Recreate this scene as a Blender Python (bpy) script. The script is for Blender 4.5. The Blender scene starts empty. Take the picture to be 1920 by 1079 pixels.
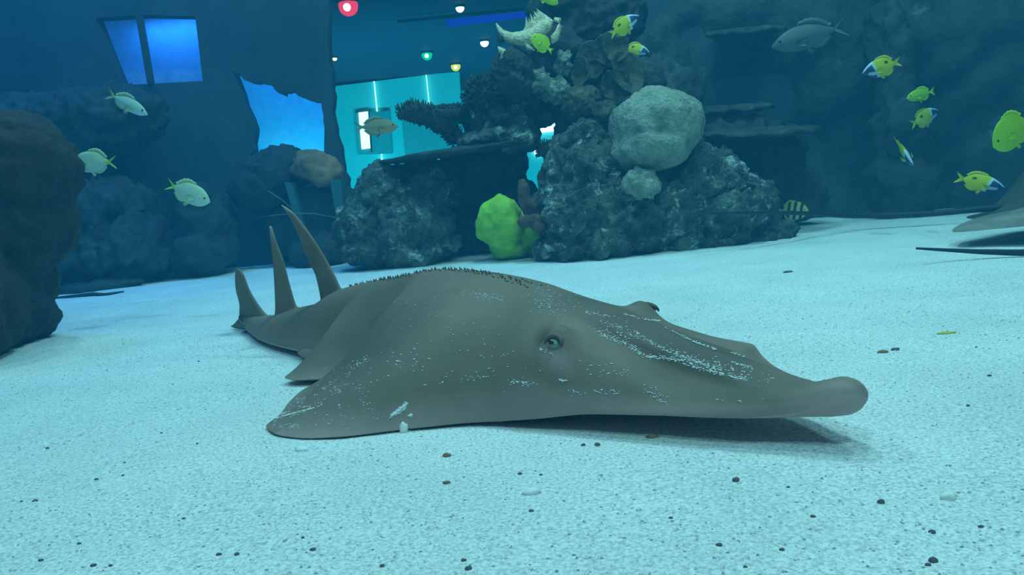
import bpy, bmesh, math, random
import numpy as np
from mathutils import Vector, Matrix, noise

# ------------------------------------------------------------------ camera
scene = bpy.context.scene
COL = scene.collection
F, CAM_H = 1500.0, 0.40
PITCH, ROLL = math.atan(190 / 1500.0), math.radians(5.0)
_fw = Vector((0, math.cos(PITCH), -math.sin(PITCH)))
_r0 = Vector((1, 0, 0)); _u0 = _r0.cross(_fw)
_R = _r0 * math.cos(ROLL) - _u0 * math.sin(ROLL); _U = _R.cross(_fw)
CAM = Vector((0, 0, CAM_H))
cd = bpy.data.cameras.new('camera'); cam = bpy.data.objects.new('camera', cd); COL.objects.link(cam)
cd.sensor_width = 36.0; cd.lens = 36.0 * F / 1920.0; cd.clip_start = 0.02; cd.clip_end = 200
m = Matrix((_R, _U, -_fw)).transposed().to_4x4(); m.translation = CAM
cam.matrix_world = m
scene.camera = cam

def at(px, py, y):
    """point of the place at distance y from the front pane"""
    d = _fw + _R * ((px - 960) / F) - _U * ((py - 539.5) / F)
    return CAM + d * (y / d.y)
def at_z(px, py, z):
    d = _fw + _R * ((px - 960) / F) - _U * ((py - 539.5) / F)
    return CAM + d * ((z - CAM_H) / d.z)

# ------------------------------------------------------------------ light, world, exposure
scene.view_settings.view_transform = 'Standard'
scene.view_settings.look = 'None'
scene.view_settings.gamma = 1.0
scene.view_settings.use_curve_mapping = False
scene.view_settings.exposure = 0.0
scene.cycles.volume_bounces = 1
scene.cycles.max_bounces = 8
w = bpy.data.worlds.new('world'); scene.world = w; w.use_nodes = True
w.node_tree.nodes['Background'].inputs[0].default_value = (0.05, 0.30, 0.50, 1)
w.node_tree.nodes['Background'].inputs[1].default_value = 0.06

def area(name, loc, target, size, power, color, size_y=None, spread=180):
    l = bpy.data.lights.new(name, 'AREA'); l.energy = power; l.color = color
    l.shape = 'RECTANGLE' if size_y else 'DISK'; l.size = size
    if size_y: l.size_y = size_y
    l.spread = math.radians(spread)
    o = bpy.data.objects.new(name, l); COL.objects.link(o); o.location = loc
    o.rotation_euler = (Vector(target) - Vector(loc)).to_track_quat('-Z', 'Y').to_euler()
    return o
LAMP = (0.49, 0.90, 1.0)
# rows of lamps hung over the open top of the tank
for loc, tgt, size, power in (((0.75, 1.75, 4.2), (0.7, 1.3, 0), 0.22, 34), ((-1.6, 4.3, 4.2), (-0.2, 1.6, 0), 0.25, 40), ((-2.3, 1.4, 4.2), (-2.3, 1.4, 0), 0.5, 25), ((2.6, 2.6, 4.2), (2.5, 2.8, 0), 0.5, 52),
                              ((0.6, 3.5, 4.2), (0.5, 3.7, 0), 0.5, 70), ((1.6, 4.6, 4.2), (1.6, 4.0, 0), 0.5, 24), ((1.2, -1.0, 4.2), (0.8, 0.8, 0), 0.5, 50), ((-0.9, -1.0, 4.2), (-0.7, 0.8, 0), 0.5, 46)):
    area('tank_lamp', loc, tgt, size, power, LAMP)
area('added_blue_fill', (-2.9, 4.6, 4.2), (-2.7, 4.9, 0), 0.6, 38, (0.01, 0.24, 1.0), spread=100)  # unseen blue fill, added to tint the haze on the left

# ------------------------------------------------------------------ helpers
random.seed(7)
def link(o, parent=None):
    COL.objects.link(o)
    if parent is not None: o.parent = parent
    return o
def tag(o, label=None, cat=None, group=None, kind=None):
    if label: o['label'] = label
    if cat: o['category'] = cat
    if group: o['group'] = group
    if kind: o['kind'] = kind
    return o
def empty(name, loc=(0, 0, 0), label=None, cat=None, group=None):
    o = bpy.data.objects.new(name, None); COL.objects.link(o); o.location = loc
    o.empty_display_size = 0.05
    return tag(o, label, cat, group)
def mk(name, verts, faces, mat, parent=None, smooth=True):
    me = bpy.data.meshes.new(name)
    me.from_pydata([tuple(v) for v in verts], [], [tuple(f) for f in faces])
    me.update()
    if mat: me.materials.append(mat)
    if smooth: me.polygons.foreach_set('use_smooth', [True] * len(me.polygons))
    return link(bpy.data.objects.new(name, me), parent)
def mk_bm(name, bm, mat, parent=None, smooth=True):
    me = bpy.data.meshes.new(name); bm.to_mesh(me); bm.free()
    if mat: me.materials.append(mat)
    if smooth: me.polygons.foreach_set('use_smooth', [True] * len(me.polygons))
    return link(bpy.data.objects.new(name, me), parent)
def interp(xs, ys):
    """smooth monotone interpolation of a table"""
    xs = np.array(xs, float); ys = np.array(ys, float)
    h = np.diff(xs); d = np.diff(ys) / h
    mm = np.zeros(len(xs)); mm[0] = d[0]; mm[-1] = d[-1]
    for i in range(1, len(xs) - 1):
        if d[i - 1] * d[i] > 0:
            w1, w2 = 2 * h[i] + h[i - 1], h[i] + 2 * h[i - 1]
            mm[i] = (w1 + w2) / (w1 / d[i - 1] + w2 / d[i])
    def f(x):
        x = min(max(x, xs[0]), xs[-1])
        i = min(int(np.searchsorted(xs, x, 'right')) - 1, len(xs) - 2); i = max(i, 0)
        t = (x - xs[i]) / h[i]
        return float((1 + 2 * t) * (1 - t) ** 2 * ys[i] + t * (1 - t) ** 2 * h[i] * mm[i] + t * t * (3 - 2 * t) * ys[i + 1] + t * t * (t - 1) * h[i] * mm[i + 1])
    return f
def grid_faces(nu, nv, closed_v=False):
    fs = []
    for i in range(nu - 1):
        for j in range(nv if closed_v else nv - 1):
            k = (j + 1) % nv
            fs.append((i * nv + j, i * nv + k, (i + 1) * nv + k, (i + 1) * nv + j))
    return fs
def tube(path, radii, n=10):
    """swept tube through points with a radius each, capped"""
    P = [Vector(p) for p in path]; V = []; up = Vector((0.1, 0.2, 1)).normalized()
    for i, p in enumerate(P):
        t = (P[min(i + 1, len(P) - 1)] - P[max(i - 1, 0)]).normalized()
        a = t.cross(up); a = a.normalized() if a.length > 1e-4 else Vector((1, 0, 0)); b = t.cross(a).normalized()
        r = radii[i]
        for k in range(n):
            an = 2 * math.pi * k / n
            V.append(p + a * math.cos(an) * r + b * math.sin(an) * r)
    Fs = grid_faces(len(P), n, True)
    Fs.append(tuple(range(n - 1, -1, -1))); Fs.append(tuple(range((len(P) - 1) * n, len(P) * n)))
    return V, Fs
def box(bm, c, s, rot=None):
    r = bmesh.ops.create_cube(bm, size=1.0)
    mt = Matrix.Translation(c) @ (rot if rot else Matrix()) @ Matrix.Diagonal((*s, 1))
    bmesh.ops.transform(bm, matrix=mt, verts=r['verts']); return r['verts']

# ------------------------------------------------------------------ materials
def nmat(name, stops, scale=6.0, detail=6.0, rough=0.8, bump=0.0, bscale=None, bdist=0.01, spec=0.25, coord='Object', alpha=None, distort=0.0, rness=0.55):
    mt = bpy.data.materials.new(name); mt.use_nodes = True
    nt = mt.node_tree; N = nt.nodes; L = nt.links; bs = N['Principled BSDF']
    tc = N.new('ShaderNodeTexCoord'); nz = N.new('ShaderNodeTexNoise'); rp = N.new('ShaderNodeValToRGB')
    nz.inputs['Scale'].default_value = scale; nz.inputs['Detail'].default_value = detail; nz.inputs['Roughness'].default_value = rness
    nz.inputs['Distortion'].default_value = distort
    L.new(tc.outputs[coord], nz.inputs['Vector']); L.new(nz.outputs['Fac'], rp.inputs[0])
    el = rp.color_ramp.elements
    while len(el) < len(stops): el.new(0.5)
    for e, (p, c) in zip(el, stops): e.position = p; e.color = (*c, 1)
    L.new(rp.outputs[0], bs.inputs['Base Color'])
    bs.inputs['Roughness'].default_value = rough; bs.inputs['Specular IOR Level'].default_value = spec
    if bump:
        nb = N.new('ShaderNodeTexNoise'); nb.inputs['Scale'].default_value = bscale or scale * 4; nb.inputs['Detail'].default_value = 6
        bn = N.new('ShaderNodeBump'); bn.inputs['Strength'].default_value = bump; bn.inputs['Distance'].default_value = bdist
        L.new(tc.outputs[coord], nb.inputs['Vector']); L.new(nb.outputs['Fac'], bn.inputs['Height']); L.new(bn.outputs[0], bs.inputs['Normal'])
    return mt
def flat(name, c, rough=0.6, spec=0.3):
    return nmat(name, [(0.35, tuple(x * 0.88 for x in c)), (0.65, c)], scale=20, rough=rough, spec=spec)
def emit(name, c, s):
    mt = bpy.data.materials.new(name); mt.use_nodes = True; nt = mt.node_tree
    nt.nodes.remove(nt.nodes['Principled BSDF']); e = nt.nodes.new('ShaderNodeEmission')
    e.inputs[0].default_value = (*c, 1); e.inputs[1].default_value = s
    nt.links.new(e.outputs[0], nt.nodes['Material Output'].inputs[0]); return mt

M = {}
def rock_material(name, dark, mid, crust, scale, cover=0.58, bump=1.0, cscale=5.0):
    """dark stone with a pale crust growing over it in ragged patches and specks"""
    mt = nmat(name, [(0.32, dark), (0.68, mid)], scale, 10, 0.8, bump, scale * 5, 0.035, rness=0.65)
    nt = mt.node_tree; N = nt.nodes; L = nt.links; bs = N['Principled BSDF']; tc = [n for n in N if n.type == 'TEX_COORD'][0]
    src = bs.inputs['Base Color'].links[0].from_socket
    na = N.new('ShaderNodeTexNoise'); na.inputs['Scale'].default_value = cscale; na.inputs['Detail'].default_value = 12; na.inputs['Roughness'].default_value = 0.78; na.inputs['Distortion'].default_value = 0.6
    L.new(tc.outputs['Object'], na.inputs['Vector'])
    rp = N.new('ShaderNodeValToRGB'); rp.color_ramp.elements[0].position = cover; rp.color_ramp.elements[1].position = cover + 0.10
    L.new(na.outputs['Fac'], rp.inputs[0])
    mx = N.new('ShaderNodeMix'); mx.data_type = 'RGBA'; L.new(rp.outputs[0], mx.inputs[0]); L.new(src, mx.inputs[6]); mx.inputs[7].default_value = (*crust, 1)
    L.new(mx.outputs[2], bs.inputs['Base Color'])
    return mt
M['rock'] = rock_material('dark_rock', (0.014, 0.024, 0.02), (0.13, 0.17, 0.13), (0.55, 0.64, 0.56), 9, 0.545, 1.0, 8.0)
M['rock_dim'] = rock_material('dim_wall_rock', (0.010, 0.016, 0.018), (0.045, 0.06, 0.055), (0.15, 0.19, 0.17), 3, 0.60, 0.8, 3.0)  # darker, low-albedo stone of the rear rockwork
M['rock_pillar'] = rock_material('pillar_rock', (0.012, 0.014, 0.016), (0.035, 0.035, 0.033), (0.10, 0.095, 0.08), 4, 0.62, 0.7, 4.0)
M['rock_brown'] = nmat('brown_rock', [(0.30, (0.12, 0.075, 0.045)), (0.70, (0.42, 0.24, 0.13))], 5, 8, 0.85, 0.5, 20, 0.02)
M['coral_dome'] = nmat('dome_coral', [(0.28, (0.10, 0.13, 0.10)), (0.50, (0.25, 0.29, 0.21)), (0.72, (0.40, 0.43, 0.33))], 11, 11, 0.8, 0.9, 60, 0.02, rness=.7)
M['coral_dark'] = nmat('dark_coral', [(0.30, (0.012, 0.018, 0.016)), (0.60, (0.045, 0.055, 0.045)), (0.8, (0.10, 0.12, 0.095))], 14, 8, 0.85, 0.7, 60, 0.01)
M['coral_brown'] = nmat('brown_coral', [(0.30, (0.035, 0.038, 0.022)), (0.60, (0.085, 0.085, 0.05)), (0.78, (0.17, 0.16, 0.10))], 12, 8, 0.85, 0.6, 60, 0.008)
M['coral_pale'] = nmat('pale_coral', [(0.30, (0.34, 0.27, 0.14)), (0.52, (0.78, 0.66, 0.36)), (0.68, (1.0, 0.95, 0.75))], 45, 8, 0.3, 1.0, 110, 0.012, spec=0.8, rness=.75)
M['coral_rust'] = nmat('rusty_coral', [(0.30, (0.05, 0.025, 0.02)), (0.60, (0.14, 0.075, 0.05)), (0.8, (0.3, 0.2, 0.15))], 16, 8, 0.85, 0.6, 60, 0.01)
M['sponge'] = nmat('lime_sponge', [(0.28, (0.12, 0.28, 0.02)), (0.55, (0.34, 0.62, 0.03)), (0.75, (0.42, 0.75, 0.05))], 5, 5, 0.7, 0.25, 40, 0.01)
M['wall'] = nmat('wall_paint', [(0.35, (0.02, 0.04, 0.05)), (0.7, (0.05, 0.075, 0.08))], 1.5, 8, 0.9, 0.4, 8, 0.03)
M['hall_dark'] = flat('hall_ceiling_paint', (0.03, 0.05, 0.10), 0.8)
M['slab_teal'] = flat('slab_teal', (0.03, 0.13, 0.14), 0.6)
M['hose'] = flat('hose_grey', (0.10, 0.17, 0.17), 0.6)
M['hall_teal'] = nmat('hall_teal_paint', [(0.3, (0.10, 0.60, 0.62)), (0.7, (0.13, 0.68, 0.70))], 1, 3, 0.6)
M['hall_grey'] = flat('hall_grey_panel', (0.10, 0.36, 0.38), 0.5)
M['panel_pale'] = flat('pale_panel', (0.75, 0.8, 0.85), 0.5)
M['metal_dark'] = flat('dark_metal', (0.02, 0.03, 0.04), 0.5)
M['eye_black'] = flat('eye_black', (0.006, 0.006, 0.008), 0.1, 0.6)
M['ray_grey'] = nmat('ray_grey_skin', [(0.3, (0.16, 0.15, 0.13)), (0.7, (0.30, 0.27, 0.23))], 8, 6, 0.6, 0.15, 60, 0.004)
M['ray_brown'] = nmat('ray_brown_skin', [(0.3, (0.06, 0.06, 0.042)), (0.7, (0.11, 0.10, 0.07))], 5, 6, 0.7, 0.2, 50, 0.004)
M['tail_black'] = flat('ray_tail_black', (0.02, 0.025, 0.025), 0.6)

# sand: pale, finely grained, with dark specks
def sand_material():
    mt = bpy.data.materials.new('white_sand'); mt.use_nodes = True
    nt = mt.node_tree; N = nt.nodes; L = nt.links; bs = N['Principled BSDF']
    tc = N.new('ShaderNodeTexCoord')
    n1 = N.new('ShaderNodeTexNoise'); n1.inputs['Scale'].default_value = 190; n1.inputs['Detail'].default_value = 4; n1.inputs['Roughness'].default_value = 0.7
    n2 = N.new('ShaderNodeTexNoise'); n2.inputs['Scale'].default_value = 3.0; n2.inputs['Detail'].default_value = 5
    vo = N.new('ShaderNodeTexVoronoi'); vo.inputs['Scale'].default_value = 70
    n3 = N.new('ShaderNodeTexNoise'); n3.inputs['Scale'].default_value = 26; n3.inputs['Detail'].default_value = 3
    for n in (n1, n2, vo, n3): L.new(tc.outputs['Object'], n.inputs['Vector'])
    r1 = N.new('ShaderNodeValToRGB'); r1.color_ramp.elements[0].position = 0.30; r1.color_ramp.elements[0].color = (0.42, 0.45, 0.45, 1)
    r1.color_ramp.elements[1].position = 0.60; r1.color_ramp.elements[1].color = (0.93, 0.94, 0.90, 1)
    L.new(n1.outputs['Fac'], r1.inputs[0])
    r2 = N.new('ShaderNodeValToRGB'); r2.color_ramp.elements[0].position = 0.3; r2.color_ramp.elements[0].color = (0.84, 0.86, 0.86, 1)
    r2.color_ramp.elements[1].position = 0.7; r2.color_ramp.elements[1].color = (1, 1, 1, 1)
    L.new(n2.outputs['Fac'], r2.inputs[0])
    mx = N.new('ShaderNodeMix'); mx.data_type = 'RGBA'; mx.blend_type = 'MULTIPLY'; mx.inputs[0].default_value = 1
    L.new(r1.outputs[0], mx.inputs[6]); L.new(r2.outputs[0], mx.inputs[7])
    lt = N.new('ShaderNodeMath'); lt.operation = 'LESS_THAN'; lt.inputs[1].default_value = 0.16
    L.new(vo.outputs['Distance'], lt.inputs[0])
    sp = N.new('ShaderNodeSeparateColor'); L.new(vo.outputs['Color'], sp.inputs[0])
    gt = N.new('ShaderNodeMath'); gt.operation = 'GREATER_THAN'; gt.inputs[1].default_value = 0.80
    L.new(sp.outputs[0], gt.inputs[0])
    mu = N.new('ShaderNodeMath'); mu.operation = 'MULTIPLY'; L.new(lt.outputs[0], mu.inputs[0]); L.new(gt.outputs[0], mu.inputs[1])
    m3 = N.new('ShaderNodeMath'); m3.operation = 'MULTIPLY'; m3.inputs[1].default_value = 0.75; L.new(mu.outputs[0], m3.inputs[0])
    mx2 = N.new('ShaderNodeMix'); mx2.data_type = 'RGBA'; L.new(m3.outputs[0], mx2.inputs[0]); L.new(mx.outputs[2], mx2.inputs[6]); mx2.inputs[7].default_value = (0.12, 0.12, 0.14, 1)
    L.new(mx2.outputs[2], bs.inputs['Base Color'])
    bs.inputs['Roughness'].default_value = 0.9; bs.inputs['Specular IOR Level'].default_value = 0.2
    b1 = N.new('ShaderNodeBump'); b1.inputs['Strength'].default_value = 0.55; b1.inputs['Distance'].default_value = 0.004; L.new(n1.outputs['Fac'], b1.inputs['Height'])
    b2 = N.new('ShaderNodeBump'); b2.inputs['Strength'].default_value = 0.35; b2.inputs['Distance'].default_value = 0.012; L.new(n3.outputs['Fac'], b2.inputs['Height']); L.new(b1.outputs[0], b2.inputs['Normal'])
    L.new(b2.outputs[0], bs.inputs['Normal'])
    return mt
M['sand'] = sand_material()

# ------------------------------------------------------------------ the water of the tank
WATER_Y = 5.58
bm = bmesh.new(); box(bm, (0, (WATER_Y - 1.5) / 2, 1.35), (9.0, WATER_Y + 1.5, 3.5))
wm = bpy.data.materials.new('tank_water'); wm.use_nodes = True; nt = wm.node_tree
nt.nodes.remove(nt.nodes['Principled BSDF'])
vs = nt.nodes.new('ShaderNodeVolumeScatter'); vs.inputs['Color'].default_value = (0.06, 0.56, 1.0, 1); vs.inputs['Density'].default_value = 0.033; vs.inputs['Anisotropy'].default_value = 0.0
va = nt.nodes.new('ShaderNodeVolumeAbsorption'); va.inputs['Color'].default_value = (0.10, 0.82, 0.92, 1); va.inputs['Density'].default_value = 0.10
ad = nt.nodes.new('ShaderNodeAddShader'); nt.links.new(vs.outputs[0], ad.inputs[0]); nt.links.new(va.outputs[0], ad.inputs[1])
nt.links.new(ad.outputs[0], nt.nodes['Material Output'].inputs['Volume'])
tag(mk_bm('water', bm, wm, smooth=False), 'clear blue haze of the water filling the tank', 'water', kind='structure')

# ------------------------------------------------------------------ the sand bed
SN = Vector((0.452, 1.072, 0.0)); TH = math.atan2(0.755, -0.6557)     # the big ray: spot below its snout, heading of its tail
UX = Vector((math.cos(TH), math.sin(TH), 0)); UY = Vector((-math.sin(TH), math.cos(TH), 0))
def sand_z(x, y):
    z = 0.010 * noise.noise((x * 0.9, y * 0.9, 0.3)) + 0.006 * noise.noise((x * 3.1 + 4, y * 5.0, 1.7)) + 0.0025 * noise.noise((x * 9, y * 14, 5.1)) + 0.0012 * noise.noise((x * 34, y * 34, 2.2))
    a = (x - SN.x) * UX.x + (y - SN.y) * UX.y; l = (x - SN.x) * UY.x + (y - SN.y) * UY.y
    # pressed flat under the fish
    k = math.exp(-((a - 0.95) / 0.75) ** 4 - (l / 0.42) ** 4)
    return z * (1 - k) - 0.002 * k
xs = np.concatenate([np.linspace(-4.5, -1.4, 60)[:-1], np.linspace(-1.4, 1.4, 230)[:-1], np.linspace(1.4, 4.5, 60)])
ys = np.concatenate([np.linspace(-0.6, 0.6, 20)[:-1], np.linspace(0.6, 2.4, 170)[:-1], np.linspace(2.4, 5.9, 130)])
V = [(x, y, sand_z(x, y)) for y in ys for x in xs]
fl = mk('floor', V, [tuple(reversed(f)) for f in grid_faces(len(ys), len(xs))], M['sand'])
tag(fl, 'pale rippled sand bed of the tank', 'sand', kind='structure')
for p in fl.data.polygons[:1]:
    if p.normal.z < 0: fl.data.flip_normals()

# ------------------------------------------------------------------ walls of the tank and the hall beyond
def slab_with_holes(name, outer, holes, y, depth, mat):
    bm = bmesh.new()
    def loop(pts):
        vs = [bm.verts.new((p[0], y, p[1])) for p in pts]
        for i in range(len(vs)): bm.edges.new((vs[i], vs[(i + 1) % len(vs)]))
    loop(outer)
    for h in holes: loop(h)
    bmesh.ops.triangle_fill(bm, edges=bm.edges[:], use_beauty=True)
    g = bmesh.ops.extrude_face_region(bm, geom=bm.faces[:])
    bmesh.ops.translate(bm, vec=(0, depth, 0), verts=[v for v in g['geom'] if isinstance(v, bmesh.types.BMVert)])
    bmesh.ops.recalc_face_normals(bm, faces=bm.faces[:])
    return mk_bm(name, bm, mat, smooth=False)
def px_loop(pts, y): return [(at(a, b, y).x, at(a, b, y).z) for a, b in pts]
def ragged(pts, y, amp, seed, n=5):
    """the rough rock edge of an opening: the outline subdivided and jittered"""
    base = px_loop(pts, y); out = []
    for i, p in enumerate(base):
        q = base[(i + 1) % len(base)]
        for k in range(n):
            t = k / n; s = amp * (1 if k else 0.3)
            out.append((p[0] + (q[0] - p[0]) * t + s * noise.noise((i * 3.1 + k, seed, 0.5)), p[1] + (q[1] - p[1]) * t + s * noise.noise((seed, i * 2.7 + k, 3.5))))
    return out
YB = 5.6
HOLE1 = [(178, 34), (262, 28), (366, 30), (380, 152), (228, 160)]
HOLE2 = [(437, 133), (462, 152), (500, 156), (528, 176), (545, 172), (582, 188), (603, 192), (608, 250), (603, 302), (550, 312), (470, 306), (478, 240)]
HOLE3 = [(613, -70), (1095, -110), (1095, 430), (655, 445), (654, 360), (642, 300), (630, 240), (622, 165), (616, 80)]
wb = slab_with_holes('wall_back', [(-4.5, -0.4), (4.5, -0.4), (4.5, 3.2), (-4.5, 3.2)], [px_loop(HOLE1, YB), ragged(HOLE2, YB, 0.02, 3.3), ragged(HOLE3, YB, 0.02, 9.1)], YB, 0.12, M['wall'])
tag(wb, 'dark rock-clad rear wall of the tank with three openings', 'wall', kind='structure')

def rock_wall(name, p0, p1, zmax, mat, amp, seed, nu=120, nv=70):
    V = []
    d = Vector((p1[0] - p0[0], p1[1] - p0[1], 0)); n = Vector((d.y, -d.x, 0)).normalized()
    for j in range(nv):
        for i in range(nu):
            u, v = i / (nu - 1), j / (nv - 1)
            q = Vector((p0[0], p0[1], -0.2)) + d * u + Vector((0, 0, v * (zmax + 0.2)))
            h = noise.fractal(q * 1.3 + Vector((seed, 0, 0)), 0.9, 2.2, 5) * amp + abs(noise.noise(q * 2.8 + Vector((0, seed, 0)))) * amp * 0.7
            V.append(q + n * h)
    return mk(name, V, grid_faces(nv, nu), mat)
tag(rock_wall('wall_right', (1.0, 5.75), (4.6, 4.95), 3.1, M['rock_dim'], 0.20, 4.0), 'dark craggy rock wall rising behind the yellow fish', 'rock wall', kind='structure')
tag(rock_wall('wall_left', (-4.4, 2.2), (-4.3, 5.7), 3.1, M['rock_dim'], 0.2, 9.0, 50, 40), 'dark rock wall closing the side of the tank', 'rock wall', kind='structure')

# the clear panes of the rear wall
pm = bpy.data.materials.new('acrylic'); pm.use_nodes = True; nt = pm.node_tree; nt.nodes.remove(nt.nodes['Principled BSDF'])
tr = nt.nodes.new('ShaderNodeBsdfTransparent'); tr.inputs[0].default_value = (0.93, 0.99, 1.0, 1)
gl = nt.nodes.new('ShaderNodeBsdfGlossy'); gl.inputs['Roughness'].default_value = 0.05; mxs = nt.nodes.new('ShaderNodeMixShader'); mxs.inputs[0].default_value = 0.03
nt.links.new(tr.outputs[0], mxs.inputs[1]); nt.links.new(gl.outputs[0], mxs.inputs[2]); nt.links.new(mxs.outputs[0], nt.nodes['Material Output'].inputs[0])
for k, (h, lab) in enumerate(((HOLE1, 'small acrylic window lit blue from above'), (HOLE2, 'acrylic window in a ragged cave-like opening'), (HOLE3, 'large acrylic window looking into the visitor hall'))):
    lp = px_loop(h, YB); cx = sum(p[0] for p in lp) / len(lp); cz = sum(p[1] for p in lp) / len(lp)
    V = [(cx + (p[0] - cx) * 1.04, yy, cz + (p[1] - cz) * 1.04) for yy in (YB + 0.05, YB + 0.08) for p in lp]
    n = len(lp); Fs = [tuple(range(n)), tuple(range(2 * n - 1, n - 1, -1))] + [(i, (i + 1) % n, n + (i + 1) % n, n + i) for i in range(n)]
    tag(mk('window_%d' % (k + 1), V, Fs, pm, smooth=False), lab, 'window', kind='structure')

# blue-lit recesses behind the two left windows
def recess(name, lp, depth, mat, label):
    """a shallow splayed niche behind an opening, its cheeks slanting with the depth"""
    x0 = min(p[0] for p in lp) - 0.03; x1 = max(p[0] for p in lp) + 0.015; z0 = min(p[1] for p in lp) - 0.03; z1 = max(p[1] for p in lp) + 0.10
    y0 = YB + 0.122; y1 = y0 + depth; k = y1 / YB; kf = y0 / YB
    A = [(x0 * kf, y0, z0), (x1 * kf, y0, z0), (x1 * kf, y0, z1), (x0 * kf, y0, z1)]
    B = [(x0 * k, y1, z0 - .1), (x1 * k, y1, z0 - .1), (x1 * k, y1, z1 + .1), (x0 * k, y1, z1 + .1)]
    o = mk(name, A + B, [(4, 5, 6, 7), (0, 1, 5, 4), (1, 2, 6, 5), (2, 3, 7, 6), (3, 0, 4, 7)], mat, smooth=False)
    md = o.modifiers.new('thick', 'SOLIDIFY'); md.thickness = 0.01
    tag(o, label, 'recess', kind='structure'); return x0 * kf, x1 * kf, y0, y1, z0, z1
r1 = recess('wall_recess_blue', px_loop(HOLE1, YB), 0.55, M['panel_pale'], 'blue-lit recess behind the small window')
area('blue_lamp', ((r1[0] + r1[1]) / 2, r1[3] - 0.14, r1[5] - 0.02), ((r1[0] + r1[1]) / 2, r1[3] - 0.04, r1[5] - 0.35), 0.5, 2.3, (0.02, 0.20, 1.0), 0.08)
r2 = recess('wall_recess_cave', px_loop(HOLE2, YB), 0.55, M['panel_pale'], 'blue-lit recess behind the cave-like window')
area('blue_lamp', ((r2[0] + r2[1]) / 2, r2[2] + 0.2, r2[5] - 0.01), ((r2[0] + r2[1]) / 2, r2[3], r2[5] - 0.4), 0.5, 1.0, (0.01, 0.10, 1.0), 0.1)
area('blue_lamp', (r2[1] - 0.04, r2[2] + 0.1, (r2[4] + r2[5]) / 2), (r2[1] - 0.1, r2[3], (r2[4] + r2[5]) / 2), 0.06, 0.5, (0.01, 0.06, 1.0), 0.45)
area('teal_lamp', ((r2[0] + r2[1]) / 2, r2[2] + 0.2, r2[4] + 0.03), ((r2[0] + r2[1]) / 2, r2[3], r2[4] + 0.4), 0.5, 2.4, (0.01, 0.5, 0.75), 0.1)
# mullion of the small window
a, b = at(261, 26, YB - 0.02), at(283, 156, YB - 0.02)
mu = mk('window_mullion', *tube([a, (a + b) / 2, b], [0.03] * 3, 4), M['metal_dark'], smooth=False)
tag(mu, 'dark upright bar dividing the blue-lit window', 'mullion', kind='structure')

# the visitor hall
YH = 12.0
def hall_quad(name, pts, y, thick, mat, label, cat, kind=None, parent=None, group=None):
    lp = px_loop(pts, y); n = len(lp)
    V = [(p[0], yy, p[1]) for yy in (y, y + thick) for p in lp]
    Fs = [tuple(range(n)), tuple(range(2 * n - 1, n - 1, -1))] + [(i, (i + 1) % n, n + (i + 1) % n, n + i) for i in range(n)]
    o = mk(name, V, Fs, mat, parent, smooth=False)
    if parent is None: tag(o, label, cat, group, kind)
    return o
top = at(740, 148, YH).z
hall_quad('wall_hall', [(560, 170), (861, 133), (885, 560), (560, 560)], YH, 0.2, M['hall_teal'], 'teal panelled wall of the visitor hall', 'wall', 'structure')
hall_quad('wall_hall_far', [(850, 60), (1200, 30), (1200, 560), (850, 560)], YH + 2.2, 0.2, M['hall_teal'], 'farther teal wall of the visitor hall', 'wall', 'structure')
bm = bmesh.new(); box(bm, (0, 10.4, top + 0.12), (14, 9, 0.2))
tag(mk_bm('ceiling', bm, M['hall_dark'], smooth=False), 'dark blue ceiling of the visitor hall', 'ceiling', kind='structure')
bm = bmesh.new(); box(bm, (0, 10.4, -1.2), (14, 9, 0.2))
tag(mk_bm('floor_hall', bm, M['hall_dark'], smooth=False), 'dark floor of the visitor hall', 'floor', kind='structure')
area('hidden_hall_fill', (-1.4, 8.2, -0.7), (-1.7, YH, 0.9), 2.6, 180, (0.04, 0.85, 1.0), 0.5)  # unseen fill low behind the rear wall, added to brighten the teal wall
area('hidden_hall_fill', (1.2, 11.6, -0.8), (1.0, YH + 2.2, 0.8), 1.6, 45, (0.04, 0.85, 1.0), 0.5)  # second added fill, kept out of view, for the farther wall
WHITE_E = emit('white_light', (0.6, 1.0, 0.9), 1.6)
for pts, lab in (([(700, 152), (701.6, 152), (717.6, 312), (716, 312)], 'tall white light strip beside the framed display on the teal wall'),
                 ([(798, 140), (799.4, 140), (813.4, 276), (812, 276)], 'tall white light strip beside the dark panel on the teal wall')):
    hall_quad('light_strip', pts, YH - 0.06, 0.065, WHITE_E, lab, 'light')
# framed display
fd = empty('wall_display', at(700, 290, YH - 0.1), 'framed display with a bright white strip on the teal wall', 'display')
def rel(o, parent):
    o.parent = parent; o.matrix_parent_inverse = Matrix.Translation(-parent.location); return o
rel(hall_quad('frame', [(665, 212), (730, 208), (735, 288), (672, 290)], YH - 0.1, 0.08, M['hall_grey'], '', '', parent=fd), fd)
rel(hall_quad('screen', [(672, 211), (690, 209), (695, 278), (678, 280)], YH - 0.12, 0.03, emit('screen_white', (0.8, 1, 0.85), 2.2), '', '', parent=fd), fd)
rel(hall_quad('screen_border', [(690, 209), (692, 209), (698, 285), (695, 285)], YH - 0.125, 0.03, M['metal_dark'], '', '', parent=fd), fd)
hall_quad('wall_panel', [(752, 208), (868, 198), (872, 290), (760, 292)], YH - 0.08, 0.06, M['hall_grey'], 'dark rectangular panel on the teal wall', 'panel')
hall_quad('wall_screen', [(878, 140), (900, 130), (903, 166), (882, 172)], YH + 2.12, 0.09, emit('screen_blue_white', (0.55, 0.85, 1.0), 2.2), 'small bright screen past the end of the teal wall', 'screen')
hall_quad('light_box', [(1000, 240), (1056, 230), (1058, 244), (1002, 250)], YH + 2.12, 0.09, emit('light_box_white', (0.8, 1.0, 0.97), 3.0), 'long white light box seen through the gap in the reef', 'light')
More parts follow.
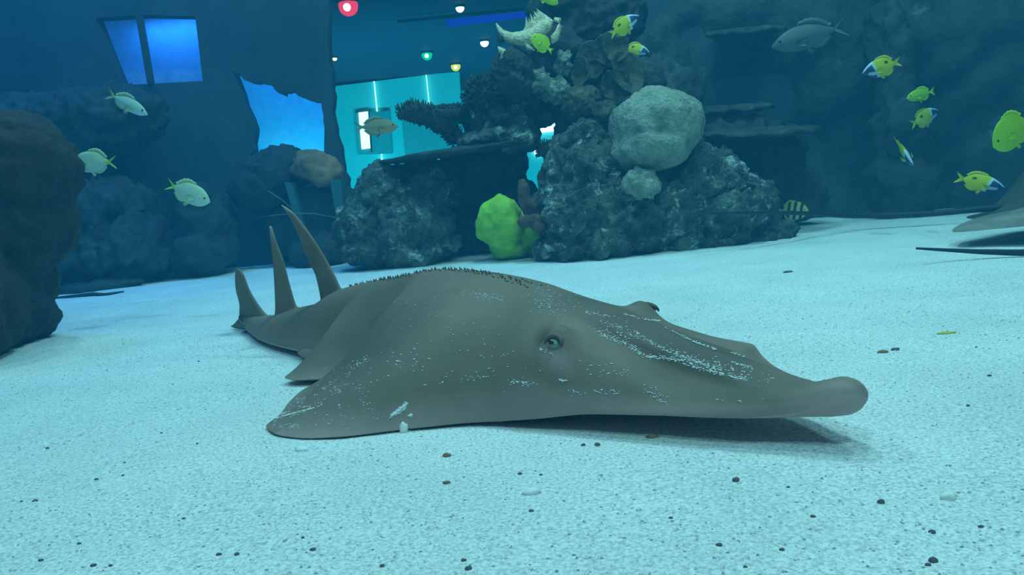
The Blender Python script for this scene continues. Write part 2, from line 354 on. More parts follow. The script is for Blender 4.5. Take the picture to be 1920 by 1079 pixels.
hall_quad('lit_sign', [(1001, 280), (1015, 278), (1016, 290), (1003, 291)], YH + 2.12, 0.09, emit('sign_white', (0.85, 1.0, 1.0), 3.0), 'small square white light low in the reef gap', 'light')
# ceiling downlights
def downlight(px, py, r, c, s, label):
    p = at_z(px, py, top + 0.015)
    e = empty('ceiling_spotlight', p, label, 'spotlight', 'hall ceiling spotlights')
    bm = bmesh.new(); bmesh.ops.create_cone(bm, cap_ends=True, segments=20, radius1=r * 1.25, radius2=r * 1.35, depth=0.03); mk_bm('housing', bm, M['metal_dark'], e)
    bm = bmesh.new(); bmesh.ops.create_uvsphere(bm, u_segments=16, v_segments=10, radius=r); bmesh.ops.translate(bm, vec=(0, 0, -r * .5), verts=bm.verts[:])
    ln = mk_bm('lens', bm, emit('lens_' + label.split()[0], c, s), e)
    bm = bmesh.new(); bmesh.ops.create_uvsphere(bm, u_segments=12, v_segments=8, radius=r * .42); bmesh.ops.translate(bm, vec=(0, -r * .72, -r * .75), verts=bm.verts[:])
    mk_bm('bulb', bm, emit('bulb_' + label.split()[0], tuple(.6 + .4 * q for q in c), 5.0), ln)
for args in ((652, 2, 0.085, (1.0, 0.02, 0.06), 1.6, 'red glowing spotlight on the hall ceiling'), (800, 98, 0.065, (0.0, 0.75, 0.35), 1.0, 'green glowing spotlight on the hall ceiling'),
             (854, 120, 0.065, (0.95, 0.8, 0.02), 1.2, 'yellow glowing spotlight on the hall ceiling'), (908, 76, 0.05, (1.0, 0.8, 0.85), 2.5, 'pinkish white spotlight on the hall ceiling'),
             (862, 11, 0.04, (1.0, 0.95, 0.8), 3, 'small white spotlight beside the ceiling track'), (627, 107, 0.03, (1.0, 0.8, 0.4), 3, 'tiny warm spotlight near the rock pillar'),
             (949, 98, 0.03, (1.0, 0.7, 0.45), 3, 'tiny orange spotlight over the dark coral dome')):
    downlight(*args)
# ceiling track with its blue glow strip
a, b = at_z(745, 41, top - 0.03), at_z(1075, 8, top - 0.03)
tr_ = empty('ceiling_track', (a + b) / 2, 'black lighting track under the hall ceiling with a blue light bar', 'track')
rel(mk('rail', *tube([a, b], [0.018, 0.018], 6), M['metal_dark'], tr_, smooth=False), tr_)
a, b = at_z(838, 52, top), at_z(1060, 24, top); c, d = at_z(1060, 10, top), at_z(838, 40, top)
rel(mk('blue_bar', [a, b, c, d] + [p + Vector((0, 0, 0.02)) for p in (a, b, c, d)], [(0, 1, 2, 3), (7, 6, 5, 4), (0, 4, 5, 1), (1, 5, 6, 2), (2, 6, 7, 3), (3, 7, 4, 0)], emit('blue_bar_light', (0.01, 0.06, 1.0), 0.4), tr_, smooth=False), tr_)

# ------------------------------------------------------------------ rocks
def rockmass(name, blobs, mat, label, cat, voxel=0.022, amp=0.035, freq=5.0, pit=0.03, pfreq=9.0, seed=0.0, group=None, smooth_it=2, parent=None, rough=0.6):
    """one rock grown from overlapping lumps: (px, py, y, half width px, half height px, half depth m)"""
    bm = bmesh.new(); lo = 1e9; cs = []
    for (px, py, y, rx, rz, ry) in blobs:
        c = at(px, py, y); s = y / F
        r = bmesh.ops.create_icosphere(bm, subdivisions=3, radius=1.0)
        bmesh.ops.transform(bm, matrix=Matrix.Translation(c) @ Matrix.Rotation(-ROLL, 4, 'Y') @ Matrix.Diagonal((rx * s, ry, rz * s, 1)), verts=r['verts'])
        lo = min(lo, c.z - rz * s); cs.append(c)
    org = sum(cs, Vector()) / len(cs); org.z = max(lo, -0.02)
    bmesh.ops.translate(bm, vec=-org, verts=bm.verts[:])
    me = bpy.data.meshes.new('tmp'); bm.to_mesh(me); bm.free()
    t = bpy.data.objects.new('tmp', me); COL.objects.link(t)
    md = t.modifiers.new('r', 'REMESH'); md.mode = 'VOXEL'; md.voxel_size = voxel
    sm = t.modifiers.new('s', 'SMOOTH'); sm.iterations = smooth_it; sm.factor = 0.5
    dg = bpy.context.evaluated_depsgraph_get(); m2 = bpy.data.meshes.new_from_object(t.evaluated_get(dg))
    bpy.data.objects.remove(t); bpy.data.meshes.remove(me)
    n = len(m2.vertices); co = np.empty(n * 3); no = np.empty(n * 3)
    m2.vertices.foreach_get('co', co); m2.vertices.foreach_get('normal', no); co = co.reshape(-1, 3); no = no.reshape(-1, 3)
    sv = Vector((seed * 3.7, seed * 1.3, -seed * 2.1))
    for i in range(n):
        p = Vector(co[i]) + sv
        h = amp * noise.fractal(p * freq, 0.8, 2.1, 4) + amp * rough * (0.6 - 2 * abs(noise.noise(p * freq * 2.7))) + amp * rough * 0.5 * (0.6 - 2 * abs(noise.noise(p * freq * 6.1)))
        if pit:
            q = p * pfreq; q += Vector((0.6 * noise.noise(p * 11), 0.6 * noise.noise(p * 11 + Vector((7, 0, 0))), 0))
            dst = noise.voronoi(q)[0]; k = max(0.0, 0.42 - dst[0]) / 0.42
            h -= pit * k * (0.5 + noise.noise(p * 3.0)) * 1.6
            h += pit * 0.45 * max(0.0, noise.noise(p * pfreq * 2.2))
        co[i] += no[i] * h
    m2.vertices.foreach_set('co', co.reshape(-1)); m2.name = name; m2.materials.clear(); m2.materials.append(mat)
    m2.polygons.foreach_set('use_smooth', [True] * len(m2.polygons)); m2.update()
    o = bpy.data.objects.new(name, m2); COL.objects.link(o); o.location = org
    if parent is None: tag(o, label, cat, group)
    return o

# big dark pillar at the side
rockmass('pillar_rock', [(-30, 330, 2.75, 165, 118, .26), (-20, 430, 2.75, 145, 120, .26), (-20, 540, 2.75, 110, 100, .26), (-15, 612, 2.75, 100, 60, .26), (-40, 560, 2.5, 68, 110, .2)], M['rock_pillar'],
         'tall dark rock pillar with a bulging rounded top', 'rock', 0.02, 0.03, 4, 0.015, 8, 1.0)
# low rocks along the rear wall
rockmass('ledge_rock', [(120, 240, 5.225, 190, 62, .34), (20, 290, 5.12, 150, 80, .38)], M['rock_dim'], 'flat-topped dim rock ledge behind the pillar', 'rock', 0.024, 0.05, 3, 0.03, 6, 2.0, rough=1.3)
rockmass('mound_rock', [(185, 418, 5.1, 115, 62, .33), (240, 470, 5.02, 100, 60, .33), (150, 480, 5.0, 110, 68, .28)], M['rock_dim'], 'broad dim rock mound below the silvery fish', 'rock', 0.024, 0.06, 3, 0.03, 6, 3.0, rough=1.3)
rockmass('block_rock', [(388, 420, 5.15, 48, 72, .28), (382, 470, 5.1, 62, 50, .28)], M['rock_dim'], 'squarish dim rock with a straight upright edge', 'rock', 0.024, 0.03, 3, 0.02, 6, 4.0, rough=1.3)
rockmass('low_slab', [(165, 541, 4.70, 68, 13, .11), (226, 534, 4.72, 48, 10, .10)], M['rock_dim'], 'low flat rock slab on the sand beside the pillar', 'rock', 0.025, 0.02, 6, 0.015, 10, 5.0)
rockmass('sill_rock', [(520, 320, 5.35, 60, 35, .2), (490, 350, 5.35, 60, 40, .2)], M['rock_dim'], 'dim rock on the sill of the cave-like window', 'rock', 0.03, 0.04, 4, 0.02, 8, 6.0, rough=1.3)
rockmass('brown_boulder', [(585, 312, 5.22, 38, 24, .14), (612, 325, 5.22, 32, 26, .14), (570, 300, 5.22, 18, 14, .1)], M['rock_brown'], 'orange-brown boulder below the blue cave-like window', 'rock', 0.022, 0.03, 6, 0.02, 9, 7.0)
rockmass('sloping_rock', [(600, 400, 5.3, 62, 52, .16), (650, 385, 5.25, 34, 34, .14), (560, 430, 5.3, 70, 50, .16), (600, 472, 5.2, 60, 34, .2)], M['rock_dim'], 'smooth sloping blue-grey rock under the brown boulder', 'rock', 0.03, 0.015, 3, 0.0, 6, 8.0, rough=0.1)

for pts, lab in (([(462, 340, 5.21), (505, 360, 5.13), (530, 376, 5.12), (548, 392, 5.085)], 'thin pale hose slanting down past the tall fin'), ([(478, 411, 5.24), (505, 405, 5.18), (535, 402, 5.12), (556, 401, 5.085), (590, 401, 5.12), (632, 409, 5.085)], 'thin pale hose arching level behind the tall fins')):
    P = [at(*p) for p in pts]; org = P[0].copy(); V, Fs = tube([p - org for p in P], [.002] + [.004] * (len(P) - 2) + [.002], 8)
    o = mk('hose', V, Fs, M['hose']); o.location = org; tag(o, lab, 'hose')
for pts, lab in (([(533, 342), (546, 342), (573, 434), (560, 436)], 'narrow teal slab below the brown boulder'), ([(618, 338), (638, 336), (648, 412), (632, 414)], 'wider teal slab at the foot of the rock pillar by the hall window')):
    hall_quad('teal_slab', pts, 5.09, 0.12, M['slab_teal'], lab, 'slab')

# left half of the reef
rockmass('reef_rock', [(725, 370, 4.75, 55, 58, .30), (690, 430, 4.7, 60, 60, .3), (760, 430, 4.7, 90, 62, .35), (797, 356, 4.82, 66, 54, .26), (690, 468, 4.6, 60, 28, .2), (770, 470, 4.65, 95, 26, .25)], M['rock'],
         'rough pitted reef rock with a silvery crust under the plate coral', 'rock', 0.011, 0.035, 6, 0.06, 9, 11.0)
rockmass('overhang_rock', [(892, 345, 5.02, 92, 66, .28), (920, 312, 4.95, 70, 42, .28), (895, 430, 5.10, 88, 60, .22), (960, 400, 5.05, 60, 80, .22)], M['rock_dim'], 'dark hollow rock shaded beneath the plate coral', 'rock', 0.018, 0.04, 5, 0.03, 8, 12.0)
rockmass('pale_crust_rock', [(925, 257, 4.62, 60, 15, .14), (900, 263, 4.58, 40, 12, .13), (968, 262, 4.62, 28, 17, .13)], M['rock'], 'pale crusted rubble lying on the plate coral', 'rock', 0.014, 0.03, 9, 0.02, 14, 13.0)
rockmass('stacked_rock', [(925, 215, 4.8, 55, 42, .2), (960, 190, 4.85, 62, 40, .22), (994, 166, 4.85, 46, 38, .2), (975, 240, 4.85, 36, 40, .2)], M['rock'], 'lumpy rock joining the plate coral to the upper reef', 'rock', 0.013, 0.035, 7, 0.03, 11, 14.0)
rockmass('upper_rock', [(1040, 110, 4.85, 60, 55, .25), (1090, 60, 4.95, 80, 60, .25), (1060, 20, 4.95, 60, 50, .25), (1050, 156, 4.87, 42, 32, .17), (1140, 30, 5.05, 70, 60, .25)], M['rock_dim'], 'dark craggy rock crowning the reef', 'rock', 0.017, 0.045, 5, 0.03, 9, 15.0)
rockmass('round_coral', [(962, 140, 4.6, 40, 46, .14)], M['coral_dark'], 'dark round bristly coral head above the bushy coral', 'coral', 0.010, 0.018, 12, 0.018, 24, 16.0, rough=1.2)
rockmass('arch_knob', [(1020, 220, 4.75, 24, 20, .09)], M['coral_dark'], 'dark round knob hanging in the gap of the reef', 'coral', 0.012, 0.01, 12, 0.006, 25, 17.0)
rockmass('bridge_rock', [(1065, 205, 4.75, 36, 34, .15), (1080, 250, 4.7, 40, 40, .18)], M['coral_dark'], 'dark rounded rock bordering the bright reef gap', 'rock', 0.016, 0.02, 9, 0.015, 14, 18.0)
for k, (bl, lab) in enumerate((((1012, 149, 4.58, 17, 15, .07), 'pale green knobbly rock nearest the dark round coral head'), ((1046, 172, 4.62, 24, 17, .08), 'larger pale green rock wedged above the reef gap'), ((1058, 118, 4.62, 13, 16, .07), 'small pale green rock high in the upper reef'))):
    rockmass('green_rock', [bl, (bl[0] + 7, bl[1] + 9, bl[2] + .02, bl[3] * .7, bl[4] * .7, bl[5] * .8)], M['coral_dome'], lab, 'rock', 0.009, 0.03, 10, 0.025, 22, 19.0 + k, rough=1.0)

# right half of the reef
rockmass('main_reef_rock', [(1110, 330, 4.35, 90, 70, .3), (1080, 400, 4.25, 70, 80, .3), (1180, 400, 4.25, 120, 80, .35), (1290, 350, 4.35, 110, 65, .3), (1330, 410, 4.3, 110, 60, .3), (1060, 465, 4.15, 52, 28, .2), (1150, 455, 4.15, 110, 32, .25), (1400, 400, 4.45, 55, 70, .22), (1420, 440, 4.35, 62, 22, .2), (1300, 450, 4.25, 120, 28, .25), (1090, 275, 4.4, 52, 45, .2)], M['rock'],
         'large rugged pitted reef rock with crusty holes standing on the sand', 'rock', 0.0105, 0.045, 5.5, 0.075, 7.5, 21.0)
rockmass('dome_coral', [(1232, 235, 4.15, 86, 70, .26), (1222, 275, 4.12, 78, 46, .24), (1262, 225, 4.2, 58, 50, .2)], M['coral_dome'], 'big smooth pale green dome coral on the reef rock', 'coral', 0.012, 0.022, 5, 0.012, 16, 22.0, smooth_it=8, rough=0.3)
rockmass('small_dome_coral', [(1202, 348, 3.97, 31, 31, .10)], M['coral_dome'], 'small round green coral head low on the reef rock', 'coral', 0.010, 0.02, 8, 0.02, 18, 23.0, rough=0.8)
rockmass('bubble_coral', [(1092, 198, 4.5, 38, 34, .12)], M['coral_brown'], 'dark brown bristly round coral beside the dome coral', 'coral', 0.009, 0.016, 12, 0.018, 26, 24.0, rough=1.2)
rockmass('knob_coral', [(1130, 213, 4.42, 22, 22, .09)], M['coral_brown'], 'small brown coral knob touching the dome coral', 'coral', 0.009, 0.016, 12, 0.018, 26, 25.0, rough=1.2)
rockmass('cone_coral', [(1222, 152, 4.66, 24, 34, .09)], M['coral_dark'], 'pointed grey coral cone behind the dome coral', 'coral', 0.014, 0.015, 12, 0.01, 20, 26.0)
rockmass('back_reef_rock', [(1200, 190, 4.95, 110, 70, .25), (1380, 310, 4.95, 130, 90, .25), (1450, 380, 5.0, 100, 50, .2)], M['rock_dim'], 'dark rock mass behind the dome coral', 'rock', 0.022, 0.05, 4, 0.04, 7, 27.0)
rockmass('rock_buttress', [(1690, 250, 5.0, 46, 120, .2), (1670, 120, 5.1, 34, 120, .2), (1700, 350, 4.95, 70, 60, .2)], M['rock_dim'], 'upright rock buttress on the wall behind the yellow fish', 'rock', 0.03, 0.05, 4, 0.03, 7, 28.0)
rockmass('stub_coral', [(985, 372, 4.24, 12, 34, .05), (1002, 395, 4.22, 15, 24, .05)], M['coral_rust'], 'rust-brown coral stub leaning over the lime sponge', 'coral', 0.01, 0.012, 14, 0.01, 24, 29.0)
rockmass('rubble_piece', [(990, 415, 4.12, 22, 11, .05), (1010, 422, 4.12, 14, 10, .05)], M['coral_rust'], 'dark reddish rubble piece in front of the lime sponge', 'rubble', 0.009, 0.012, 16, 0.01, 24, 30.0)
# lime sponge
rockmass('lime_sponge', [(936, 420, 4.36, 46, 50, .15), (931, 388, 4.36, 26, 20, .1), (934, 371, 4.36, 6, 8, .025), (985, 436, 4.47, 46, 44, .13), (956, 462, 4.42, 42, 26, .12)], M['sponge'], 'bright lime green lumpy sponge with a small nipple on top', 'sponge', 0.011, 0.022, 6, 0.0, 10, 31.0, smooth_it=6, rough=0.0)

# ------------------------------------------------------------------ corals with thin forms
def plate(px, py, y, rx, ry, th, mat, name, label, cat, tilt=(0, 0, 0), seed=0, parent=None, cup=0.0, loc=None):
    """thin ruffled plate: rim irregular, ribbed top"""
    nr, na = 14, 72; V = []
    for s in (1, -1):
        for i in range(nr):
            for j in range(na):
                an = 2 * math.pi * j / na; t = max(0.001, i / (nr - 1))
                rim = 1 + 0.13 * noise.noise((math.cos(an) * 1.6 + seed, math.sin(an) * 1.6, seed)) + 0.05 * noise.noise((math.cos(an) * 6, math.sin(an) * 6 + seed, 2))
                r = t * rim
                z = cup * t * t + s * th * (1 - 0.75 * t ** 3) * 0.5 + 0.02 * noise.noise((r * math.cos(an) * 3, r * math.sin(an) * 3, seed)) * t
                z += 0.004 * math.sin(an * 30) * t if s > 0 else 0
                V.append((r * rx * math.cos(an), r * ry * math.sin(an), z))
    Fs = grid_faces(nr, na, True); n = nr * na
    Fs += [tuple(reversed([i + n for i in f])) for f in grid_faces(nr, na, True)]
    for j in range(na):
        k = (j + 1) % na; Fs.append(((nr - 1) * na + j, (nr - 1) * na + k, n + (nr - 1) * na + k, n + (nr - 1) * na + j))
    o = mk(name, V, [tuple(reversed(f)) for f in Fs], mat, parent)
    o.location = loc if loc is not None else at(px, py, y); o.rotation_euler = tilt
    if parent is None: tag(o, label, cat)
    return o
plate(862, 284, 4.7, 0.47, 0.34, 0.045, M['coral_dark'], 'plate_coral', 'wide thin dark plate coral jutting over the hollow rock', 'coral', (0.03, -0.055, 0), 3)
plate(1425, 248, 4.66, 0.34, 0.28, 0.05, M['coral_dark'], 'table_coral', 'dim flat table coral behind the reef rock', 'coral', (0.1, 0.02, 0), 5)
plate(1370, 205, 5.0, 0.26, 0.2, 0.05, M['coral_dark'], 'shelf_coral', 'dim shelf coral at the shoulder of the dome coral', 'coral', (0.12, 0.0, 0), 8)
plate(1400, 60, 5.36, 0.25, 0.22, 0.06, M['coral_dark'], 'shelf_coral', 'dim shelf coral high on the rock wall above the grey fish', 'coral', (0.15, 0.0, 0), 9)

# cabbage coral: overlapping upright leaves
cc = empty('cabbage_coral', at(1140, 190, 4.62), 'brown cabbage coral of upright overlapping leaves below a masked yellow fish', 'coral')
leaves = [(1112, 118, 30, 34, -.4), (1135, 100, 26, 30, .1), (1152, 92, 24, 30, .0), (1168, 140, 34, 42, .5), (1128, 150, 40, 36, -.1), (1180, 165, 26, 34, .9), (1100, 140, 22, 28, -.9), (1150, 165, 30, 30, .2)]
for k, (px, py, rx, rz, yaw) in enumerate(leaves):
    y = 4.6 - 0.03 * (k % 4)
    s = y / F
    o = plate(0, 0, 0, rx * s, rz * s, 0.02, M['coral_brown'], 'leaf', '', '', (math.radians(78 + 8 * noise.noise((k, 1, 2))), ROLL * -1, yaw), 20 + k, parent=cc, cup=0.05, loc=at(px, py, y) - cc.location)

# branching coral held out over the plate coral
def branch_coral(name, path, radii, mat, label, knob=0.010, n=420, seed=3):
    P = [at(*p) for p in path]; org = P[-1].copy()
    # resample
    Q, Rr = [], []
    for i in range(len(P) - 1):
        for k in range(8):
            t = k / 8; Q.append(P[i].lerp(P[i + 1], t) - org); Rr.append((radii[i] * (1 - t) + radii[i + 1] * t) * (1 + 0.12 * noise.noise((i + t * 3, seed, 1))))
    Q.append(P[-1] - org); Rr.append(radii[-1])
    e = empty(name, org, label, 'coral')
    V, Fs = tube(Q, Rr, 14); mk('limb', V, Fs, mat, e)
    rnd = random.Random(seed); V2, F2 = [], []
    for k in range(n):
        i = rnd.randrange(len(Q)); t = (Q[min(i + 1, len(Q) - 1)] - Q[max(i - 1, 0)]).normalized()
        d = Vector((rnd.gauss(0, 1), rnd.gauss(0, 1), rnd.gauss(0, 1))); d = (d - t * d.dot(t)).normalized()
        c = Q[i] + t * rnd.uniform(-.01, .01) + d * Rr[i] * 0.9; tip = c + (d + Vector((-.15, 0, .25))) * knob * rnd.uniform(1.2, 2.6)
        v, f = tube([c, tip], [knob * 0.55, knob * 0.3], 5); b = len(V2); V2 += v; F2 += [tuple(x + b for x in q) for q in f]
    o = mk('polyps', V2, F2, mat, e); o['kind'] = 'stuff'
    return e
branch_coral('elkhorn_coral', [(748, 212, 4.55), (775, 210, 4.58), (808, 218, 4.62), (835, 235, 4.66), (858, 262, 4.7)], [0.025, 0.058, 0.060, 0.055, 0.045], M['coral_dark'], 'dark fuzzy elkhorn branch reaching over the plate coral')
branch_coral('elkhorn_coral', [(815, 217, 4.6), (838, 212, 4.62), (862, 214, 4.7), (890, 225, 4.75)], [0.02, 0.035, 0.045, 0.06], M['coral_dark'], 'stubby dark coral branch beside the elkhorn branch', seed=5, n=260)

def bush_coral(px, py, y, r, n, mat, label, seed, group=None):
    org = at(px, py, y); rnd = random.Random(seed); e = empty('bush_coral', org, label, 'coral', group)
    bm = bmesh.new(); bmesh.ops.create_icosphere(bm, subdivisions=3, radius=r * 0.7); mk_bm('base', bm, mat, e)
    V2, F2 = [], []
    for k in range(n):
        d = Vector((rnd.gauss(0, 1), rnd.gauss(0, .8), rnd.gauss(.3, 1))).normalized(); q = d * r * 0.62
        d2 = (d + Vector((rnd.uniform(-.3, .3), rnd.uniform(-.3, .3), .15))).normalized(); tip = q + d2 * r * rnd.uniform(.3, .52)
        v, f = tube([q, (q + tip) / 2, tip], [r * .07, r * .06, r * .045], 6); b = len(V2); V2 += v; F2 += [tuple(x + b for x in g) for g in f]
    o = mk('branches', V2, F2, mat, e); o['kind'] = 'stuff'
bush_coral(905, 178, 4.6, 0.115, 260, M['coral_dark'], 'dark bushy finger coral in front of the bright screen', 3)
bush_coral(940, 72, 4.6, 0.035, 60, M['coral_dark'], 'tiny dark tuft coral on the horn of the pale coral', 4)
bush_coral(1022, 282, 4.6, 0.06, 90, M['coral_dark'], 'small dark tuft coral under the bright reef gap', 6)

# the pale crested coral at the top of the reef
def pale_coral():
    path = [(930, 44, 4.60), (942, 62, 4.60), (962, 72, 4.58), (985, 73, 4.56), (1005, 64, 4.55), (1022, 50, 4.55), (1032, 36, 4.55)]
    rad = [0.004, 0.020, 0.034, 0.046, 0.042, 0.038, 0.022]
    P = [at(*p) for p in path]; org = P[3].copy(); e = empty('crested_coral', org, 'pale sparkling crusty coral with a jagged crest and a horn', 'coral')
    Q = [p - org for p in P]; QQ, RR = [], []
    fr = interp(range(7), rad); fx = [interp(range(7), [q[i] for q in Q]) for i in range(3)]
    for k in range(49):
        t = k / 8; QQ.append(Vector((fx[0](t), fx[1](t), fx[2](t)))); RR.append(fr(t) * (1 + .12 * noise.noise((t * 3, 1, 1))))
    V, Fs = tube(QQ, RR, 16); mk('limb', V, Fs, M['coral_pale'], e)
    cr = empty('tmp'); bpy.data.objects.remove(cr)
    for k in range(8):
        i = 24 + k * 3; c = QQ[min(i, 48)]; t = (QQ[min(i + 1, 48)] - QQ[i - 1]).normalized(); up = Vector((-t.z, 0, t.x))
        h = 0.055 + 0.012 * (k % 2); b0 = c - t * .022; b1 = c + t * .022; tp = c + up * (RR[i] + h) + t * .022
        th = Vector((0, .008, 0)); base = up * RR[i] * .4
        Vv = [b0 + base - th, b1 + base - th, tp - th * .4, b0 + base + th, b1 + base + th, tp + th * .4]
        mk('crest_spine', Vv, [(0, 1, 2), (5, 4, 3), (0, 3, 4, 1), (1, 4, 5, 2), (2, 5, 3, 0)], M['coral_pale'], e, smooth=False)
pale_coral()
for pts, r, lab in (([(1040, 36, 4.53), (1048, 38, 4.52), (1050, 48, 4.51), (1046, 60, 4.51), (1040, 72, 4.51), (1034, 82, 4.51)], [.012, .016, .014, .016, .025, .004], 'pale twisted coral blade beside the jagged crest'),
                    ([(934, 88, 4.5), (942, 96, 4.49), (942, 106, 4.48), (938, 112, 4.48)], [.004, .02, .012, .003], 'pale shard of coral under the horned coral'),
                    ([(985, 82, 4.54), (992, 90, 4.53), (1003, 95, 4.53)], [.012, .014, .003], 'pale chip of coral beside the half-hidden yellow fish')):
    P = [at(*p) for p in pts]; org = P[-1].copy(); V, Fs = tube([p - org for p in P], r, 10)
    o = mk('coral_shard', V, Fs, M['coral_pale']); o.location = org; tag(o, lab, 'coral')

# ------------------------------------------------------------------ the giant guitarfish
T = {}
T['w'] = interp([-.024, -.018, -.008, .0, .02, .055, .09, .125, .17, .233, .30, .348, .438, .534, .623, .683, .742, .80, .85, .885, .93, .96, 1.0, 1.025, 1.06, 1.10, 1.15, 1.175, 1.21, 1.24, 1.28, 1.38, 1.5, 1.64, 1.75, 1.85, 1.95, 2.06],
                [.002, .016, .026, .032, .040, .052, .070, .088, .104, .122, .147, .164, .197, .234, .327, .417, .466, .482, .474, .43, .385, .345, .245, .205, .222, .252, .280, .280, .225, .165, .135, .125, .118, .106, .090, .066, .042, .012])
T['zmN'] = interp([-.024, .0, .03, .06, .1, .17, .233, .348, .438, .534, .623, .742, .85, .93, 1.0, 1.03, 1.15, 1.25, 1.38, 1.64, 1.85, 2.06], [.074, .072, .062, .052, .047, .043, .040, .034, .020, .008, .005, .006, .010, .024, .036, .018, .014, .022, .024, .020, .022, .04])
T['zmF'] = interp([-.024, .0, .03, .06, .1, .17, .20, .225, .25, .30, .348, .438, .534, .623, .742, .85, 1.15, 1.38, 1.64, 2.06], [.074, .072, .062, .055, .056, .068, .082, .101, .100, .096, .092, .062, .02, .006, .005, .006, .006, .024, .02, .04])
T['zt'] = interp([-.024, -.012, .0, .013, .04, .074, .10, .125, .17, .233, .30, .348, .438, .50, .626, .787, .85, .917, 1.114, 1.25, 1.364, 1.49, 1.64, 1.8, 1.95, 2.06], [.076, .090, .095, .097, .089, .080, .080, .084, .092, .105, .122, .136, .163, .178, .205, .228, .231, .231, .207, .190, .170, .128, .103, .070, .060, .052])
T['zb'] = interp([-.024, -.01, .0, .03, .06, .125, .233, .348, .438, .534, .65, 1.2, 1.5, 1.8, 2.06], [.070, .052, .047, .041, .040, .040, .035, .028, .012, .0, -.004, -.004, -.002, .004, .03])
T['al'] = interp([-.02, .1, .25, .45, .6, .85, 1.1, 1.25, 1.38, 2.06], [2, 2, 1.7, 2.0, 1.8, 1.55, 1.5, 1.7, 2.0, 2.0])
T['be'] = interp([-.02, .1, .25, .45, .6, .85, 1.1, 1.25, 1.38, 2.06], [.5, .6, 1.0, .78, 1.15, 1.75, 1.8, 1.2, .6, .5])
T['e'] = interp([-.024, .0, .06, .2, .5, .8, 1.2, 1.4, 2.06], [.001, .012, .009, .008, .007, .007, .007, .012, .006])
EA, EL = 0.447, 0.122
def gf_top(a, l):
    w_ = T['w'](a); t = min(1.0, abs(l) / w_); zm = T['zmN'](a) if l > 0 else T['zmF'](a); e_ = T['e'](a); zt = T['zt'](a) - e_
    B = (1 - t ** T['al'](a)) ** T['be'](a)
    z = zm + (zt - zm) * B + e_ * math.sqrt(max(0, 1 - t ** 4))
    if .08 < a < .46:
        k = math.sin(math.pi * (a - .08) / .38)
        z += k * (.008 * math.exp(-((abs(l) - .040) / .010) ** 2) - .004 * math.exp(-(l / .025) ** 2) - .006 * math.exp(-((abs(l) - .075) / .022) ** 2))
    s = abs(l) - EL
    z += .025 * math.exp(-((a - EA) / .030) ** 2 - ((s + .010) / .024) ** 2)                       # brow of the eye
    z -= .012 * math.exp(-((a - EA - .044) / .012) ** 2 - ((s + .008) / .018) ** 2)        # spiracle behind it
    z -= .004 * math.exp(-((a - EA) / .05) ** 2 - ((s - .042) / .012) ** 2)
    if l > 0: z -= .008 * math.exp(-((a - 1.02 - (.22 - l) * .35) / .016) ** 2) * max(0, 1 - ((l - .17) / .075) ** 2)   # fold between pectoral and pelvic fin
    return z
def gf_bot(a, l):
    w_ = T['w'](a); t = min(1.0, abs(l) / w_); zm = T['zmN'](a) if l > 0 else T['zmF'](a); e_ = T['e'](a)
    zb = T['zb'](a); s = t ** 2.2
    z = (zb + e_) * (1 - s) + zm * s - e_ * math.sqrt(max(0, 1 - t ** 4))
    return min(z, gf_top(a, l) - .0005) if t < 1 else z
gf = empty('guitarfish', SN, 'huge grey-brown guitarfish resting on the sand with an upturned snout', 'ray')
gf.rotation_euler = (0, 0, TH)
st = np.concatenate([np.linspace(-.024, .0, 10)[:-1], np.linspace(.0, .14, 22)[:-1], np.linspace(.14, .55, 90)[:-1], np.linspace(.55, 1.3, 150)[:-1], np.linspace(1.3, 2.06, 70)])
NV = 90; V = []; pale = []
for a in st:
    w_ = T['w'](a)
    for j in range(NV + 1):
        l = w_ * math.cos(math.pi * j / NV); V.append((a, l, gf_top(a, l)))
        tip = max(0, 1 - (a + .02) / .10)
        t = abs(l) / w_
        pale.append(min(1, .75 * tip * (0.35 + .65 * t) + .45 * max(0, (t - .82) / .18) * (1 if a < .8 else .5)))
    for j in range(NV - 1, 0, -1):
        l = w_ * math.cos(math.pi * j / NV); V.append((a, l, gf_bot(a, l))); pale.append(1.0)
n = 2 * NV
Fs = grid_faces(len(st), n, True); Fs.append(tuple(range(n - 1, -1, -1))); Fs.append(tuple(range((len(st) - 1) * n, len(st) * n)))
